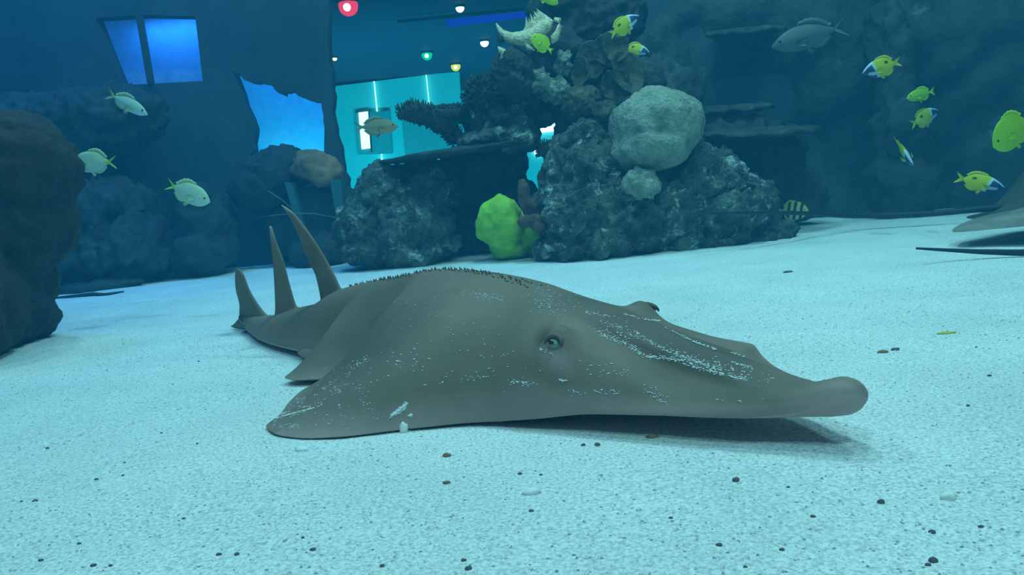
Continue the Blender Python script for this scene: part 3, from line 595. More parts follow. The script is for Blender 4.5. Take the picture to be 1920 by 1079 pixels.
def skin_material():
    mt = bpy.data.materials.new('guitarfish_skin'); mt.use_nodes = True
    nt = mt.node_tree; N = nt.nodes; L = nt.links; bs = N['Principled BSDF']
    tc = N.new('ShaderNodeTexCoord'); n1 = N.new('ShaderNodeTexNoise'); n1.inputs['Scale'].default_value = 5; n1.inputs['Detail'].default_value = 5
    n2 = N.new('ShaderNodeTexNoise'); n2.inputs['Scale'].default_value = 220; n2.inputs['Detail'].default_value = 2
    L.new(tc.outputs['Object'], n1.inputs['Vector']); L.new(tc.outputs['Object'], n2.inputs['Vector'])
    rp = N.new('ShaderNodeValToRGB'); e = rp.color_ramp.elements; e[0].position = .3; e[0].color = (.13, .112, .078, 1); e[1].position = .72; e[1].color = (.25, .175, .13, 1)
    L.new(n1.outputs['Fac'], rp.inputs[0])
    at_ = N.new('ShaderNodeAttribute'); at_.attribute_name = 'tone'
    sp = N.new('ShaderNodeSeparateColor'); L.new(at_.outputs['Color'], sp.inputs[0])
    mx = N.new('ShaderNodeMix'); mx.data_type = 'RGBA'; L.new(sp.outputs[0], mx.inputs[0]); L.new(rp.outputs[0], mx.inputs[6]); mx.inputs[7].default_value = (.52, .36, .33, 1)
    m2 = N.new('ShaderNodeMix'); m2.data_type = 'RGBA'; L.new(sp.outputs[1], m2.inputs[0]); L.new(mx.outputs[2], m2.inputs[6]); m2.inputs[7].default_value = (.03, .025, .02, 1)
    L.new(m2.outputs[2], bs.inputs['Base Color']); bs.inputs['Roughness'].default_value = .62; bs.inputs['Specular IOR Level'].default_value = .25
    b = N.new('ShaderNodeBump'); b.inputs['Strength'].default_value = .25; b.inputs['Distance'].default_value = .002; L.new(n2.outputs['Fac'], b.inputs['Height']); L.new(b.outputs[0], bs.inputs['Normal'])
    return mt
M['skin'] = skin_material()
def tone(me, f):
    ca = me.color_attributes.new('tone', 'FLOAT_COLOR', 'POINT')
    ca.data.foreach_set('color', np.array([f(i) for i in range(len(me.vertices))], dtype=np.float32).reshape(-1))
body = mk('body', V, Fs, M['skin'], gf)
def body_tone(i):
    a, l, z = V[i]; s = abs(l) - EL; p = pale[i]; d = 0.0
    if i % n <= NV:
        p = max(p, .62 * math.exp(-((a - EA + .010) / .030) ** 2 - ((s - .014) / .014) ** 2))         # pale lower lid
        d = .85 * math.exp(-((a - EA - .042) / .013) ** 2 - ((s + .006) / .018) ** 2)                 # spiracle mouth
        d = max(d, .42 * max(0, min(1, (.05 + .012 - abs(l)) / .012)) * max(0, min(1, (a - .13) / .05)) * max(0, min(1, (.60 - a) / .2)))   # dusky top of the snout
        d = max(d, .5 * math.exp(-((a - EA - .006) / .020) ** 2 - ((s + .020) / .006) ** 2))
    return (p, d, 0, 1)
tone(body.data, body_tone)

# fins standing on the mid line: leading and trailing edges in (a, z)
def blade(name, lead, trail, thick, parent, lean=0.0, pale_tip=0.0, n=40):
    k = len(lead); fl_ = [interp(range(k), [p[i] for p in lead]) for i in (0, 1)]; ft = [interp(range(k), [p[i] for p in trail]) for i in (0, 1)]
    V, tn = [], []; m_ = 20; z0 = lead[0][1]
    for i in range(n + 1):
        s = (k - 1) * i / n; A = (fl_[0](s), fl_[1](s)); B = (ft[0](s), ft[1](s))
        c = math.hypot(A[0] - B[0], A[1] - B[1]); h = min(thick * (1 - .75 * i / n), c * .5) * .5
        if i < n * .18: h *= 1 + 1.6 * (1 - i / (n * .18)) ** 2
        for j in range(m_):
            an = 2 * math.pi * j / m_; u = .5 - .5 * math.cos(an)
            a = A[0] + (B[0] - A[0]) * u; z = A[1] + (B[1] - A[1]) * u
            V.append((a, h * math.sin(an) + lean * (z - z0) ** 2, z)); tn.append((pale_tip * max(0, (i / n - .8) / .2), 0, 0, 1))
    Fs = grid_faces(n + 1, m_, True); Fs.append(tuple(range(m_ - 1, -1, -1))); Fs.append(tuple(range(n * m_, (n + 1) * m_)))
    o = mk(name, V, Fs, M['skin'], parent); tone(o.data, lambda i: tn[i]); return o
blade('dorsal_fin', [(1.335, .165), (1.379, .169), (1.41, .206), (1.444, .249), (1.533, .335), (1.595, .381), (1.649, .403)], [(1.53, .110), (1.496, .135), (1.508, .197), (1.545, .248), (1.59, .336), (1.622, .378), (1.653, .402)], .032, gf, .15, .9)
blade('dorsal_fin', [(1.606, .100), (1.653, .106), (1.678, .157), (1.703, .247), (1.728, .294), (1.744, .342)], [(1.835, .055), (1.804, .074), (1.783, .153), (1.767, .246), (1.761, .294), (1.754, .344)], .028, gf, .1, .9)
blade('tail_fin', [(1.81, .050), (1.867, .066), (1.925, .098), (1.976, .145), (2.003, .190), (2.026, .207)], [(2.05, .020), (2.076, .055), (2.065, .09), (2.079, .141), (2.068, .190), (2.048, .209)], .036, gf, .05, .1)
blade('tail_fin_lobe', [(1.93, .030), (1.985, .012), (2.045, .004), (2.105, .003), (2.165, .006)], [(2.05, .060), (2.081, .045), (2.106, .033), (2.133, .020), (2.168, .009)], .026, gf, .0, .9)
# pelvic clasper under the tail
V2, F2 = tube([(1.20, .10, .024), (1.30, .115, .020), (1.38, .12, .018), (1.42, .12, .016)], [.026, .020, .015, .006], 12)
o = mk('clasper', V2, F2, M['skin'], gf); tone(o.data, lambda i: (.35, 0, 0, 1))
# eyes
M['iris'] = nmat('fish_iris', [(.3, (.14, .19, .12)), (.7, (.27, .32, .22))], 90, 4, .15, spec=.6)
for sd in (1, -1):
    le = EL + .006; c = Vector((EA, sd * le, gf_top(EA, sd * le) - .0045))
    bm = bmesh.new(); bmesh.ops.create_uvsphere(bm, u_segments=24, v_segments=14, radius=.0105); ey = mk_bm('eye', bm, M['iris'], gf); ey.location = c; ey.scale = (1.25, 1, .9)
    bm = bmesh.new(); bmesh.ops.create_uvsphere(bm, u_segments=16, v_segments=10, radius=.0058); pu = mk_bm('pupil', bm, M['eye_black'], ey)
    pu.location = (-.001, sd * .0078, .0055); pu.scale = (.8, .6, 1.1); pu.rotation_euler = (sd * -.7, 0, 0)
    V2, F2 = tube([c + Vector((math.cos(q) * .019, sd * (.004 - .007 * math.sin(q) - .002), math.sin(q) * .010 + .0035)) for q in np.linspace(-.3, math.pi + .3, 24)], [.0012 + .0042 * math.sin(math.pi * k / 23) for k in range(24)], 10)
    lid = mk('eyelid', V2, F2, M['skin'], gf); tone(lid.data, lambda i: (.12, .35, 0, 1))
# thorns along the back
rnd = random.Random(5); V2, F2 = [], []
for row, (l0, a0, a1, cnt, h) in enumerate(((0, .66, 1.34, 80, .0065), (.012, .62, 1.2, 60, .004), (-.012, .62, 1.2, 60, .004))):
    for k in range(cnt):
        a = a0 + (a1 - a0) * (k + rnd.uniform(-.3, .3)) / cnt; l = l0 + rnd.uniform(-.006, .006); c = Vector((a, l, gf_top(a, l) - .001)); hh = h * rnd.uniform(.6, 1.3)
        v, f = tube([c, c + Vector((.3 * hh, 0, hh))], [.0028, .0005], 5); b = len(V2); V2 += v; F2 += [tuple(x + b for x in q) for q in f]
th = mk('thorns', V2, F2, M['skin'], gf); th['kind'] = 'stuff'; tone(th.data, lambda i: (0, .22, 0, 1))
# sand grains lying on the skin
M['grain'] = nmat('white_grain', [(.3, (.8, .82, .8)), (.7, (.98, .98, .95))], 60, 2, .7)
V2, F2 = [], []
def grain(a, l, r, stretch=1.0, ang=0.0, clump=True):
    w_ = T['w'](a)
    if abs(l) > w_ * .985 or (clump and noise.noise((a * 38, l * 38, 1.3)) < rnd.uniform(-.25, .35)): return
    c = Vector((a, l, gf_top(a, l) + r * .25)); ca, sa = math.cos(ang), math.sin(ang)
    pts = []
    for dx, dy, dz in ((1, 0, 0), (0, 1, 0), (-1, 0, 0), (0, -1, 0), (0, 0, .6), (0, 0, -.6)):
        dx *= stretch * rnd.uniform(.7, 1.2); dy *= rnd.uniform(.7, 1.2); pts.append(c + Vector((dx * ca - dy * sa, dx * sa + dy * ca, dz)) * r)
    b = len(V2); V2.extend(pts)
    for f in ((0, 1, 4), (1, 2, 4), (2, 3, 4), (3, 0, 4), (1, 0, 5), (2, 1, 5), (3, 2, 5), (0, 3, 5)): F2.append(tuple(x + b for x in f))
def streak(p, q, cnt, jit, r=(.0008, .0017), st=1.6):
    ang = math.atan2(q[1] - p[1], q[0] - p[0])
    for k in range(cnt):
        t = rnd.random(); grain(p[0] + (q[0] - p[0]) * t + rnd.gauss(0, jit), p[1] + (q[1] - p[1]) * t + rnd.gauss(0, jit), rnd.uniform(*r), rnd.uniform(1, st), ang)
def skin_point(px, py):
    """where a line of sight meets the fish's back, in the fish's own (a, l)"""
    d = _fw + _R * ((px - 960) / F) - _U * ((py - 539.5) / F); prev = None
    def under(t):
        p = CAM + d * t - SN; a = p.dot(UX); l = p.dot(UY)
        return (a, l) if -.02 < a < 2.0 and abs(l) < T['w'](a) and p.z < gf_top(a, l) else None
    for k in range(150):
        t = .9 + k * .012
        if under(t):
            lo, hi = t - .012, t
            for q in range(9):
                mid = (lo + hi) / 2
                if under(mid): hi = mid
                else: lo = mid
            return under(hi)
    return None
def strew(pts, cnt, jit, r=(.0007, .0015), st=2.2, clump=False):
    for k in range(cnt):
        t = rnd.random() * (len(pts) - 1); i = min(int(t), len(pts) - 2); t -= i
        x = pts[i][0] + (pts[i + 1][0] - pts[i][0]) * t + rnd.gauss(0, jit); y = pts[i][1] + (pts[i + 1][1] - pts[i][1]) * t + rnd.gauss(0, jit * .7)
        h = skin_point(x, y); h2 = skin_point(x + (pts[i + 1][0] - pts[i][0]) * .05 + 1e-3, y + (pts[i + 1][1] - pts[i][1]) * .05)
        if h is None: continue
        ang = math.atan2(h2[1] - h[1], h2[0] - h[0]) if h2 else 0
        grain(h[0], h[1], rnd.uniform(*r), rnd.uniform(1, st), ang, clump)
# ridges of the snout, brow, cheeks
strew([(1122, 625), (1178, 647), (1208, 669), (1260, 673), (1319, 693), (1400, 712)], 330, 3.0)
strew([(1189, 621), (1241, 654), (1293, 675), (1345, 692)], 150, 2.2); strew([(1248, 615), (1297, 639), (1343, 656)], 130, 1.3); strew([(1169, 589), (1208, 599), (1237, 602)], 60, 1.0)
strew([(1096, 586), (1145, 593)], 34, 2.5); strew([(1369, 680), (1408, 689)], 34, 2.0); strew([(1371, 662), (1397, 669)], 20, 1.2)
strew([(1130, 612), (1195, 635)], 90, 13); strew([(1250, 660), (1400, 705)], 150, 9); strew([(1011, 654), (1022, 658), (1037, 665)], 26, 2.0); strew([(1048, 712), (1056, 715), (1063, 714)], 30, 1.0)
strew([(1060, 737), (1160, 734)], 30, 5); strew([(1200, 722), (1250, 752)], 34, 9); strew([(990, 545), (1070, 580)], 70, 14); strew([(870, 552), (940, 560)], 60, 7); strew([(1000, 560), (1040, 585)], 50, 9)
strew([(950, 716), (1005, 722)], 40, 4); strew([(1400, 695), (1450, 720)], 12, 8); strew([(900, 640), (1000, 700)], 26, 30); strew([(760, 560), (880, 620)], 40, 28); strew([(1090, 690), (1180, 700)], 26, 12); strew([(1340, 750), (1440, 752)], 9, 3)
strew([(700, 700), (800, 660)], 40, 22, st=3); strew([(820, 715), (930, 700)], 26, 12)
# the fin corner, its scratches and the smear beside the shell
strew([(540, 775), (660, 710)], 330, 20, (.0005, .0011), 4.0, True); strew([(530, 790), (600, 745)], 160, 14, (.0005, .0011), 4.0, True); strew([(510, 786), (548, 776), (590, 765)], 120, .8, (.0006, .001), 5)
strew([(500, 790), (520, 780), (545, 771)], 70, 1.2, (.0006, .001), 4); strew([(513, 800), (560, 800)], 40, 4, (.0005, .001), 3); strew([(650, 700), (690, 670)], 40, 5, (.0006, .001), 4); strew([(600, 790), (700, 760)], 40, 18, (.0006, .0012), 3)
for k in range(300):
    t = rnd.random(); x = 731 + 28 * t; y = 782 - 21 * t; wd = 5 + 15 * t
    strew([(x, y + rnd.uniform(-.4, .75) * wd), (x + 6, y - 4 + rnd.uniform(-.1, .1) * wd)], 1, .5, (.0007, .0013), 3.5)
strew([(768, 781), (772, 778)], 34, 1.6, (.0008, .0014))
g = mk('sand_grains', V2, F2, M['grain'], gf, smooth=False); g['kind'] = 'stuff'

# ------------------------------------------------------------------ small fish
def fish_material(name, top, belly, tailc=None, mask=None, bars=None, spot=None):
    """skin by its place on the body: X towards the head, Z up (body length 1)"""
    mt = bpy.data.materials.new(name); mt.use_nodes = True
    nt = mt.node_tree; N = nt.nodes; L = nt.links; bs = N['Principled BSDF']
    at_ = N.new('ShaderNodeAttribute'); at_.attribute_name = 'skin'
    tc = N.new('ShaderNodeTexCoord'); nz = N.new('ShaderNodeTexNoise'); nz.inputs['Scale'].default_value = 40; L.new(tc.outputs['Object'], nz.inputs['Vector'])
    mx = N.new('ShaderNodeMix'); mx.data_type = 'RGBA'; mx.blend_type = 'MULTIPLY'; mx.inputs[0].default_value = .35
    L.new(at_.outputs['Color'], mx.inputs[6]); L.new(nz.outputs['Fac'], mx.inputs[7])
    L.new(mx.outputs[2], bs.inputs['Base Color']); bs.inputs['Roughness'].default_value = .45; bs.inputs['Specular IOR Level'].default_value = .35
    mt['spec'] = 1
    return mt
FISHMAT = fish_material('fish_skin', 0, 0)
SPECIES = {
    'snapper': dict(deep=.30, wid=.13, prof=[0.16, .42, .80, .98, 1.0, .9, .68, .34, .03], fork=.13, top=(.50, .62, .42), side=(.66, .80, .70), belly=(.85, .92, .85), fin=(.52, .62, .36), tail=(.52, .60, .22)),
    'pale': dict(deep=.40, wid=.15, prof=[0.17, .45, .84, 1.0, 1.0, .93, .72, .40, .03], fork=.15, top=(.62, .80, .50), side=(.70, .88, .70), belly=(.80, .95, .82), fin=(.62, .82, .42), tail=(.62, .88, .10)),
    'olive': dict(deep=.34, wid=.14, prof=[0.16, .42, .80, .98, 1.0, .92, .70, .38, .03], fork=.12, top=(.22, .20, .10), side=(.36, .30, .14), belly=(.52, .45, .25), fin=(.28, .26, .12), tail=(.30, .32, .12)),
    'foxface': dict(deep=.44, wid=.13, prof=[0.20, .62, .94, 1.0, .96, .82, .58, .32, .06], fork=.10, top=(.62, .62, .0), side=(.70, .70, .0), belly=(.60, .66, .02), fin=(.62, .60, .0), tail=(.68, .62, .0)),
    'tang': dict(deep=.58, wid=.11, prof=[0.12, .55, .90, 1.0, 1.0, .90, .70, .42, .04], fork=.06, top=(.48, .72, .0), side=(.52, .78, .0), belly=(.50, .76, .0), fin=(.55, .78, .0), tail=(.56, .8, .0)),
    'barred': dict(deep=.60, wid=.12, prof=[0.15, .60, .92, 1.0, .98, .88, .68, .40, .04], fork=.06, top=(.75, .72, .10), side=(.78, .78, .35), belly=(.85, .85, .6), fin=(.72, .66, .0), tail=(.7, .66, .1)),
    'grey': dict(deep=.32, wid=.13, prof=[0.14, .42, .80, .98, 1.0, .9, .68, .36, .03], fork=.15, top=(.05, .075, .07), side=(.085, .12, .11), belly=(.14, .18, .16), fin=(.07, .10, .09), tail=(.10, .15, .14)),
}
def fish_color(sp, kind, x, zrel, l_):
    s = SPECIES[sp]
    if kind == 'fin': return s['fin']
    if kind == 'tail': return s['tail']
    t = zrel  # -1 belly .. 1 back
    c = [s['side'][i] + (s['top'][i] - s['side'][i]) * max(0, t) ** 1.2 + (s['belly'][i] - s['side'][i]) * max(0, -t) ** 1.2 for i in range(3)]
    if sp == 'foxface':
        if x > .21 + .05 * zrel:
            c = (.02, .05, .17)                                              # navy mask
            if zrel > .72 - (x - .25) * .5: c = (.60, .72, .85)               # white brow
            if -.70 < zrel < -.30 and x < .38: c = (.45, .62, .78)   # white cheek
        elif x > .15 + .05 * zrel: c = (.62, .78, .72)
        if (x + .12) ** 2 + (zrel * .2 - .08) ** 2 < .045 ** 2: c = (.05, .05, .02)
    if sp == 'barred':
        for b_ in (.28, .08, -.12):
            if abs(x - b_ - .05 * zrel) < .045: c = (.03, .04, .03)
    if sp in ('snapper', 'pale') and x < -.27: c = s['tail']
    return c
def fish(sp, tail, head, label, bend=0.0, roll=0.0, deep=1.0, group=None):
    A, B = at(*tail), at(*head); Lh = (B - A).length; c = (A + B) / 2
    s = SPECIES[sp]; e = empty('fish', c, label, 'fish', group)
    fx = (B - A).normalized(); up = Vector((0, 0, 1)); fy = up.cross(fx).normalized(); fz = fx.cross(fy)
    R3 = Matrix((fx, fy, fz)).transposed() @ Matrix.Rotation(roll, 3, 'X')
    e.matrix_world = Matrix.Translation(c) @ R3.to_4x4() @ Matrix.Diagonal((Lh, Lh, Lh, 1))
    xs_ = [-.32, -.22, -.10, .02, .14, .26, .36, .44, .5]; fp = interp(xs_, s['prof']); dh = s['deep'] * .5 * deep
    fw_ = interp([-.32, -.2, 0, .2, .38, .5], [.14, .5, .95, 1.0, .7, .06])
    bx = lambda x: bend * max(0, -x) ** 2
    n_, m_ = 56, 36; V, cl = [], []
    for i in range(n_):
        x = -.32 + .82 * (1 - (1 - i / (n_ - 1)) ** 1.0); hz = fp(x) * dh; hy = fw_(x) * s['wid'] * .5
        zc = .02 - .05 * max(0, x - .2)
        for j in range(m_):
            an = 2 * math.pi * j / m_; zr = math.sin(an)
            V.append((x, hy * math.cos(an) * (1 - .25 * abs(zr)) + bx(x), zc + hz * zr)); cl.append((*fish_color(sp, 'body', x, zr, 0), 1))
    Fs = grid_faces(n_, m_, True); Fs.append(tuple(range(m_ - 1, -1, -1))); Fs.append(tuple(range((n_ - 1) * m_, n_ * m_)))
    def add(name, V, Fs, cl, parent=e):
        o = mk(name, V, [tuple(reversed(f)) for f in Fs], FISHMAT, parent); ca = o.data.color_attributes.new('skin', 'FLOAT_COLOR', 'POINT')
        ca.data.foreach_set('color', np.array(cl, dtype=np.float32).reshape(-1)); return o
    add('body', V, Fs, cl)
    def sheet(name, rows, kind, th=.012):
        """rows: list of (base point, tip point) pairs; a thin tapering fin"""
        V = []; k = len(rows)
        for sgn in (1, -1):
            for (b, t) in rows:
                b, t = Vector(b), Vector(t)
                V += [b + Vector((0, sgn * th * .5, 0)), b.lerp(t, .6) + Vector((0, sgn * th * .3, 0)), t + Vector((0, sgn * th * .08, 0))]
        Fs = [tuple(reversed(f)) for f in grid_faces(k, 3)] + [tuple(x + 3 * k for x in f) for f in grid_faces(k, 3)]
        for i in range(k - 1):
            for q in (0, 2):
                f = (i * 3 + q, (i + 1) * 3 + q, (k + i + 1) * 3 + q, (k + i) * 3 + q); Fs.append(f if q else tuple(reversed(f)))
        for i in (0, k - 1):
            for q in (0, 1):
                f = (i * 3 + q, i * 3 + q + 1, (k + i) * 3 + q + 1, (k + i) * 3 + q); Fs.append(f if i else tuple(reversed(f)))
        return add(name, V, Fs, [(*fish_color(sp, kind, 0, 0, 0), 1)] * len(V))
    tb = fp(-.32) * dh; rows = []
    for k in range(9):
        v = -1 + 2 * k / 8; rows.append(((-.31, bx(-.31), .02 + tb * v * .9), (-.5 + s['fork'] * (1 - abs(v)) ** 1.2, bx(-.5), .02 + v * (.13 if sp not in ('grey',) else .15))))
    sheet('tail_fin', rows, 'tail')
    rows = []
    for k in range(12):
        x = .18 - .43 * k / 11; hgt = (.065 if sp in ('foxface', 'tang', 'barred') else .075) * (math.sin(math.pi * (.12 + .83 * k / 11)) ** .6)
        z = .02 + fp(x) * dh * .93; rows.append(((x, bx(x), z), (x - .05, bx(x), z + hgt + (.012 if k % 2 else 0))))
    sheet('dorsal_fin', rows, 'fin')
    rows = []
    for k in range(8):
        x = .0 - .24 * k / 7; z = .02 - fp(x) * dh * .93; rows.append(((x, bx(x), z), (x - .05, bx(x), z - .055 * math.sin(math.pi * (.15 + .8 * k / 7)) ** .6)))
    sheet('anal_fin', rows, 'fin')
    for sd in (1, -1):
        y0 = fw_(.2) * s['wid'] * .5 * sd; rows = []
        for k in range(5):
            v = k / 4; rows.append(((.2 - .01 * v, y0 * .95, -.02 - .05 * v), (.2 - .15 + .05 * abs(v - .4), y0 + sd * .05, .01 - .12 * v)))
        sheet('pectoral_fin', rows, 'fin', .006)
        y1 = fw_(.38) * s['wid'] * .5
        bm = bmesh.new(); bmesh.ops.create_uvsphere(bm, u_segments=12, v_segments=8, radius=.021); ey = mk_bm('eye', bm, M['eye_black'], e); ey.location = (.385, sd * y1 * .86, .045); ey.scale = (1, .5, 1)
    rows = [((.1, 0, .02 - fp(.1) * dh * .9), (.02, 0, -.06 - fp(.1) * dh)), ((.06, 0, .02 - fp(.06) * dh * .9), (-.02, 0, -.04 - fp(.06) * dh)), ((.03, 0, .02 - fp(.03) * dh * .9), (-.03, 0, -.01 - fp(.03) * dh))]
    sheet('pelvic_fin', rows, 'fin')
    return e
fish('snapper', (199, 176, 3.9), (277, 216, 3.85), 'slim silvery fish diving below the blue-lit window', deep=.85)
fish('pale', (219, 306, 3.2), (136, 306, 3.25), 'pale silvery fish half behind the rock pillar')
fish('pale', (309, 346, 3.25), (394, 380, 3.22), 'pale fish with a bright yellow tail above the rock mound', bend=.1)
fish('olive', (664, 241, 4.3), (747, 238, 4.3), 'olive brown fish crossing the teal hall wall')
fish('foxface', (1143, 68, 3.9), (1199, 30, 3.9), 'yellow fish with masked face swimming up over the cabbage coral')
fish('foxface', (1690, 116, 3.6), (1617, 139, 3.6), 'yellow masked fish heading away from the rock buttress top')
fish('foxface', (1680, 266, 4.0), (1713, 310, 3.8), 'thin yellow masked fish diving in front of the buttress', roll=.5)
fish('foxface', (1790, 334, 3.4), (1884, 354, 3.3), 'long yellow masked fish above the brown ray', deep=.8)
fish('tang', (1936, 216, 3.0), (1862, 276, 2.95), 'all-yellow oval fish with a plain face')
fish('tang', (1753, 172, 4.70), (1700, 185, 4.64), 'dim yellow fish small against the rock wall', deep=.55)
fish('foxface', (1708, 236, 4.7), (1760, 208, 4.75), 'dim yellow fish hovering over the diving fish')
fish('barred', (1457, 398, 4.75), (1516, 395, 4.65), 'yellow fish with dark upright bars at the foot of the reef')
fish('grey', (1592, 50, 4.55), (1446, 90, 4.6), 'large dim grey fish high before the rock wall')
fish('tang', (1036, 98, 4.35), (996, 68, 4.3), 'yellow fish tucked under the pale crested coral')
fish('foxface', (1166, 90, 4.72), (1218, 100, 4.68), 'small masked fish half hidden behind the cabbage coral')
fish('tang', (1000, -22, 4.3), (1046, 8, 4.3), 'olive yellow fish cut off above the crested coral', deep=.7)

# ------------------------------------------------------------------ stingrays at the side
def disc(name, center, rx, ry, h, zedge, mat, label, rot=0.0, tip_lift=0.0, point=1.0):
    e = empty(name, center, label, 'ray'); e.rotation_euler = (0, 0, rot)
    na, nr = 72, 18; V = []
    for s in (1, -1):
        for i in range(nr):
            t = max(.0005, i / (nr - 1))
            for j in range(na):
                an = 2 * math.pi * j / na; c_, s_ = math.cos(an), math.sin(an)
                q = 1.0 / (abs(c_) ** point + abs(s_) ** point) ** (1 / point)
                x, y = t * q * rx * c_, t * q * ry * s_
                lift = tip_lift * (abs(x) / rx) ** 2.2
                z = zedge + lift + (h * (1 - t ** 2) ** 1.6 * math.exp(-(x / (rx * .55)) ** 2) if s > 0 else -.02 * (1 - t ** 2)) + s * .008 * (1 - t ** 4)
                V.append((x, y, z))
    n = nr * na; Fs = grid_faces(nr, na, True) + [tuple(reversed([i + n for i in f])) for f in grid_faces(nr, na, True)]
    for j in range(na):
        k = (j + 1) % na; Fs.append(((nr - 1) * na + j, (nr - 1) * na + k, n + (nr - 1) * na + k, n + (nr - 1) * na + j))
    mk('body', V, [tuple(reversed(f)) for f in Fs], mat, e)
    return e
def ray_tail(e, pts, radii):
    inv = e.matrix_basis.inverted(); P = [inv @ p for p in pts]
    fx = [interp(range(len(P)), [p[i] for p in P]) for i in range(3)]; fr = interp(range(len(P)), radii); Q, Rr = [], []
    for k in range((len(P) - 1) * 8 + 1): Q.append((fx[0](k / 8), fx[1](k / 8), fx[2](k / 8))); Rr.append(fr(k / 8))
    V, Fs = tube(Q, Rr, 10); mk('tail', V, Fs, M['tail_black'], e)
tipA = at(1788, 436, 3.2)
eA = disc('stingray', (tipA.x + 0.55, 3.2, 0.0), 0.55, 0.36, 0.05, 0.10, M['ray_grey'], 'smooth grey stingray gliding low over the sand', 0.0, tipA.z - 0.10, 1.45)
ray_tail(eA, [at(1718, 466, 2.78), at(1790, 470, 2.78), at(1860, 473, 2.76), at(1960, 472, 2.74), Vector((tipA.x + .45, 3.02, .10))], [.004, .007, .010, .013, .018])
eB = disc('stingray', (at(1990, 400, 4.0).x, 4.0, 0.0), 0.42, 0.40, 0.34, 0.03, M['ray_brown'], 'humped brown stingray with a long whip tail behind the grey ray', 0.0, .0, 2.0)
ray_tail(eB, [at(1285, 401, 3.68), at(1400, 399, 3.84), at(1500, 400, 4.08), at(1620, 405, 4.35), at(1740, 401, 4.25), at(1840, 392, 4.12), at(1910, 386, 4.05), at(1990, 384, 4.0)], [.003, .007, .011, .014, .016, .017, .019, .022])

# dark cord on the sand by the pillar
P = [at_z(100, 560, .01), at_z(140, 556, .012), at_z(175, 552, .014), at_z(196, 553, .012), at_z(232, 547, .01)]
V, Fs = tube([p - P[2] for p in P], [.007, .01, .011, .009, .004], 8); o = mk('cord', V, Fs, M['tail_black']); o.location = P[2]; tag(o, 'thin dark cord lying on the sand beside the pillar', 'cord')

# ------------------------------------------------------------------ pebbles and grains on the sand
M['peb_white'] = nmat('shell_white', [(.3, (.75, .76, .72)), (.7, (.95, .95, .92))], 30, 4, .6)
M['peb_dark'] = nmat('pebble_dark', [(.3, (.06, .06, .07)), (.7, (.17, .17, .18))], 60, 4, .7)
M['peb_red'] = nmat('pebble_red', [(.3, (.22, .10, .06)), (.7, (.36, .20, .13))], 60, 4, .7)
M['peb_yellow'] = nmat('scrap_yellow', [(.3, (.45, .42, .06)), (.7, (.6, .56, .12))], 60, 4, .7)
def pebble(px, py, r, mat, label, sq=(1, .8, .6), lift=.2, seed=1, name='pebble', cat='pebble', group=None):
    p = at_z(px, py, 0.0); p.z = sand_z(p.x, p.y)
    bm = bmesh.new(); bmesh.ops.create_icosphere(bm, subdivisions=2, radius=r)
    for v in bm.verts: v.co *= 1 + .35 * noise.noise(v.co * (1.3 / r) + Vector((seed, 0, 0)))
    bmesh.ops.scale(bm, vec=sq, verts=bm.verts[:]); o = mk_bm(name, bm, M[mat]); o.location = (p.x, p.y, p.z + r * sq[2] * lift); tag(o, label, cat, group); return o
pebble(757, 810, .0085, 'peb_white', 'white upright shell fragment against the guitarfish fin edge', (.9, .8, 1.3), .55, 1, 'shell')
pebble(772, 782, .004, 'peb_white', 'tiny white shell chip above the upright shell fragment', (.8, .8, 1.2), 8.2, 2, 'shell') if False else None
pebble(567, 849, .010, 'peb_white', 'flat white pebble below the fin corner', (1.3, .8, .45), .3, 3)
pebble(996, 925, .011, 'peb_white', 'round white pebble alone in the open sand', (1.1, .8, .5), .3, 4)
pebble(1778, 934, .009, 'peb_white', 'whitish pebble far out on the open sand', (1.1, .8, .6), .3, 5)
pebble(838, 856, .0055, 'peb_red', 'reddish brown pebble on the open sand', (1.2, .8, .7), .4, 6)
pebble(838, 907, .005, 'peb_red', 'pinkish pebble nearer the glass than the reddish brown one', (1.1, .8, .5), .4, 7)
pebble(1222, 820, .007, 'peb_red', 'tan pebble at the edge of the snout shadow', (1.3, .8, .6), .4, 8)
pebble(1120, 836, .0042, 'peb_dark', 'black pebble next to its smaller twin', (1.1, .9, .8), .5, 9)
pebble(1094, 836, .003, 'peb_dark', 'smaller black pebble of the pair', (1.1, .9, .8), .5, 10)
pebble(1380, 905, .0042, 'peb_dark', 'dark pebble beyond the snout shadow', (1.1, .9, .8), .5, 11)
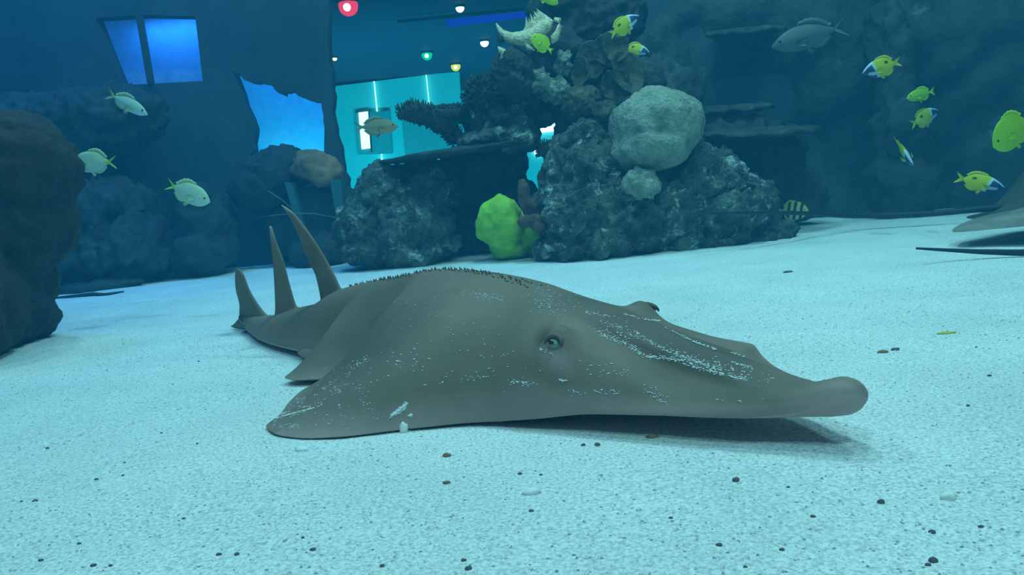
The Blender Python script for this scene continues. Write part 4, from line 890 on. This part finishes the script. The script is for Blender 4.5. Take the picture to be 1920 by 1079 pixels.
pebble(1652, 944, .004, 'peb_dark', 'dark pebble beside the curled twig', (1.1, .9, .8), .5, 12)
pebble(1750, 1057, .0042, 'peb_dark', 'dark pebble closest to the front glass', (1.1, .9, .8), .5, 13)
pebble(1775, 624, .014, 'peb_yellow', 'yellowish leaf scrap lying on the sand', (1.5, .6, .25), .4, 14, 'leaf_scrap', 'leaf')
pebble(1655, 661, .008, 'peb_red', 'brown pebble behind the upturned snout', (1.3, .8, .5), .4, 15)
pebble(1679, 655, .007, 'peb_dark', 'dark pebble touching the brown one behind the snout', (1.3, .8, .5), .4, 16)
pebble(1478, 513, .011, 'peb_dark', 'dark stick-like pebble halfway to the reef', (1.8, .6, .5), .4, 17)
rnd = random.Random(11)
for k in range(46):
    px, py = rnd.uniform(10, 1910), rnd.uniform(850, 1070) if rnd.random() < .7 else rnd.uniform(650, 850)
    if 440 < px < 1650 and py < 870: continue
    pebble(px, py, rnd.uniform(.0018, .0034), 'peb_dark', 'tiny dark speck of grit on the open sand', (1.2, .9, .7), .4, 30 + k, 'grit_grain', 'grit', 'dark grit on the sand')
# countless fine grains standing proud of the bed
V2, F2 = [], []
for k in range(9000):
    y = .62 + 2.2 * rnd.random() ** 1.6; x = rnd.uniform(-.72, .72) * (y + .15); z = sand_z(x, y); r = rnd.uniform(.0010, .0026) * (1 if y < 1.6 else 1.3)
    c = Vector((x, y, z + r * .1)); b = len(V2)
    for dx, dy, dz in ((1, 0, 0), (0, 1, 0), (-1, 0, 0), (0, -1, 0), (0, 0, .8)): V2.append(c + Vector((dx * rnd.uniform(.6, 1.3), dy * rnd.uniform(.6, 1.3), dz)) * r)
    for f in ((0, 1, 4), (1, 2, 4), (2, 3, 4), (3, 0, 4)): F2.append(tuple(q + b for q in f))
M['grain2'] = nmat('sand_grain', [(.35, (.35, .36, .36)), (.55, (.85, .86, .83)), (.7, (.95, .95, .92))], 140, 2, .8)
tag(mk('loose_sand', V2, F2, M['grain2'], smooth=False), 'loose coarse grains strewn over the sand bed', 'sand', kind='stuff')
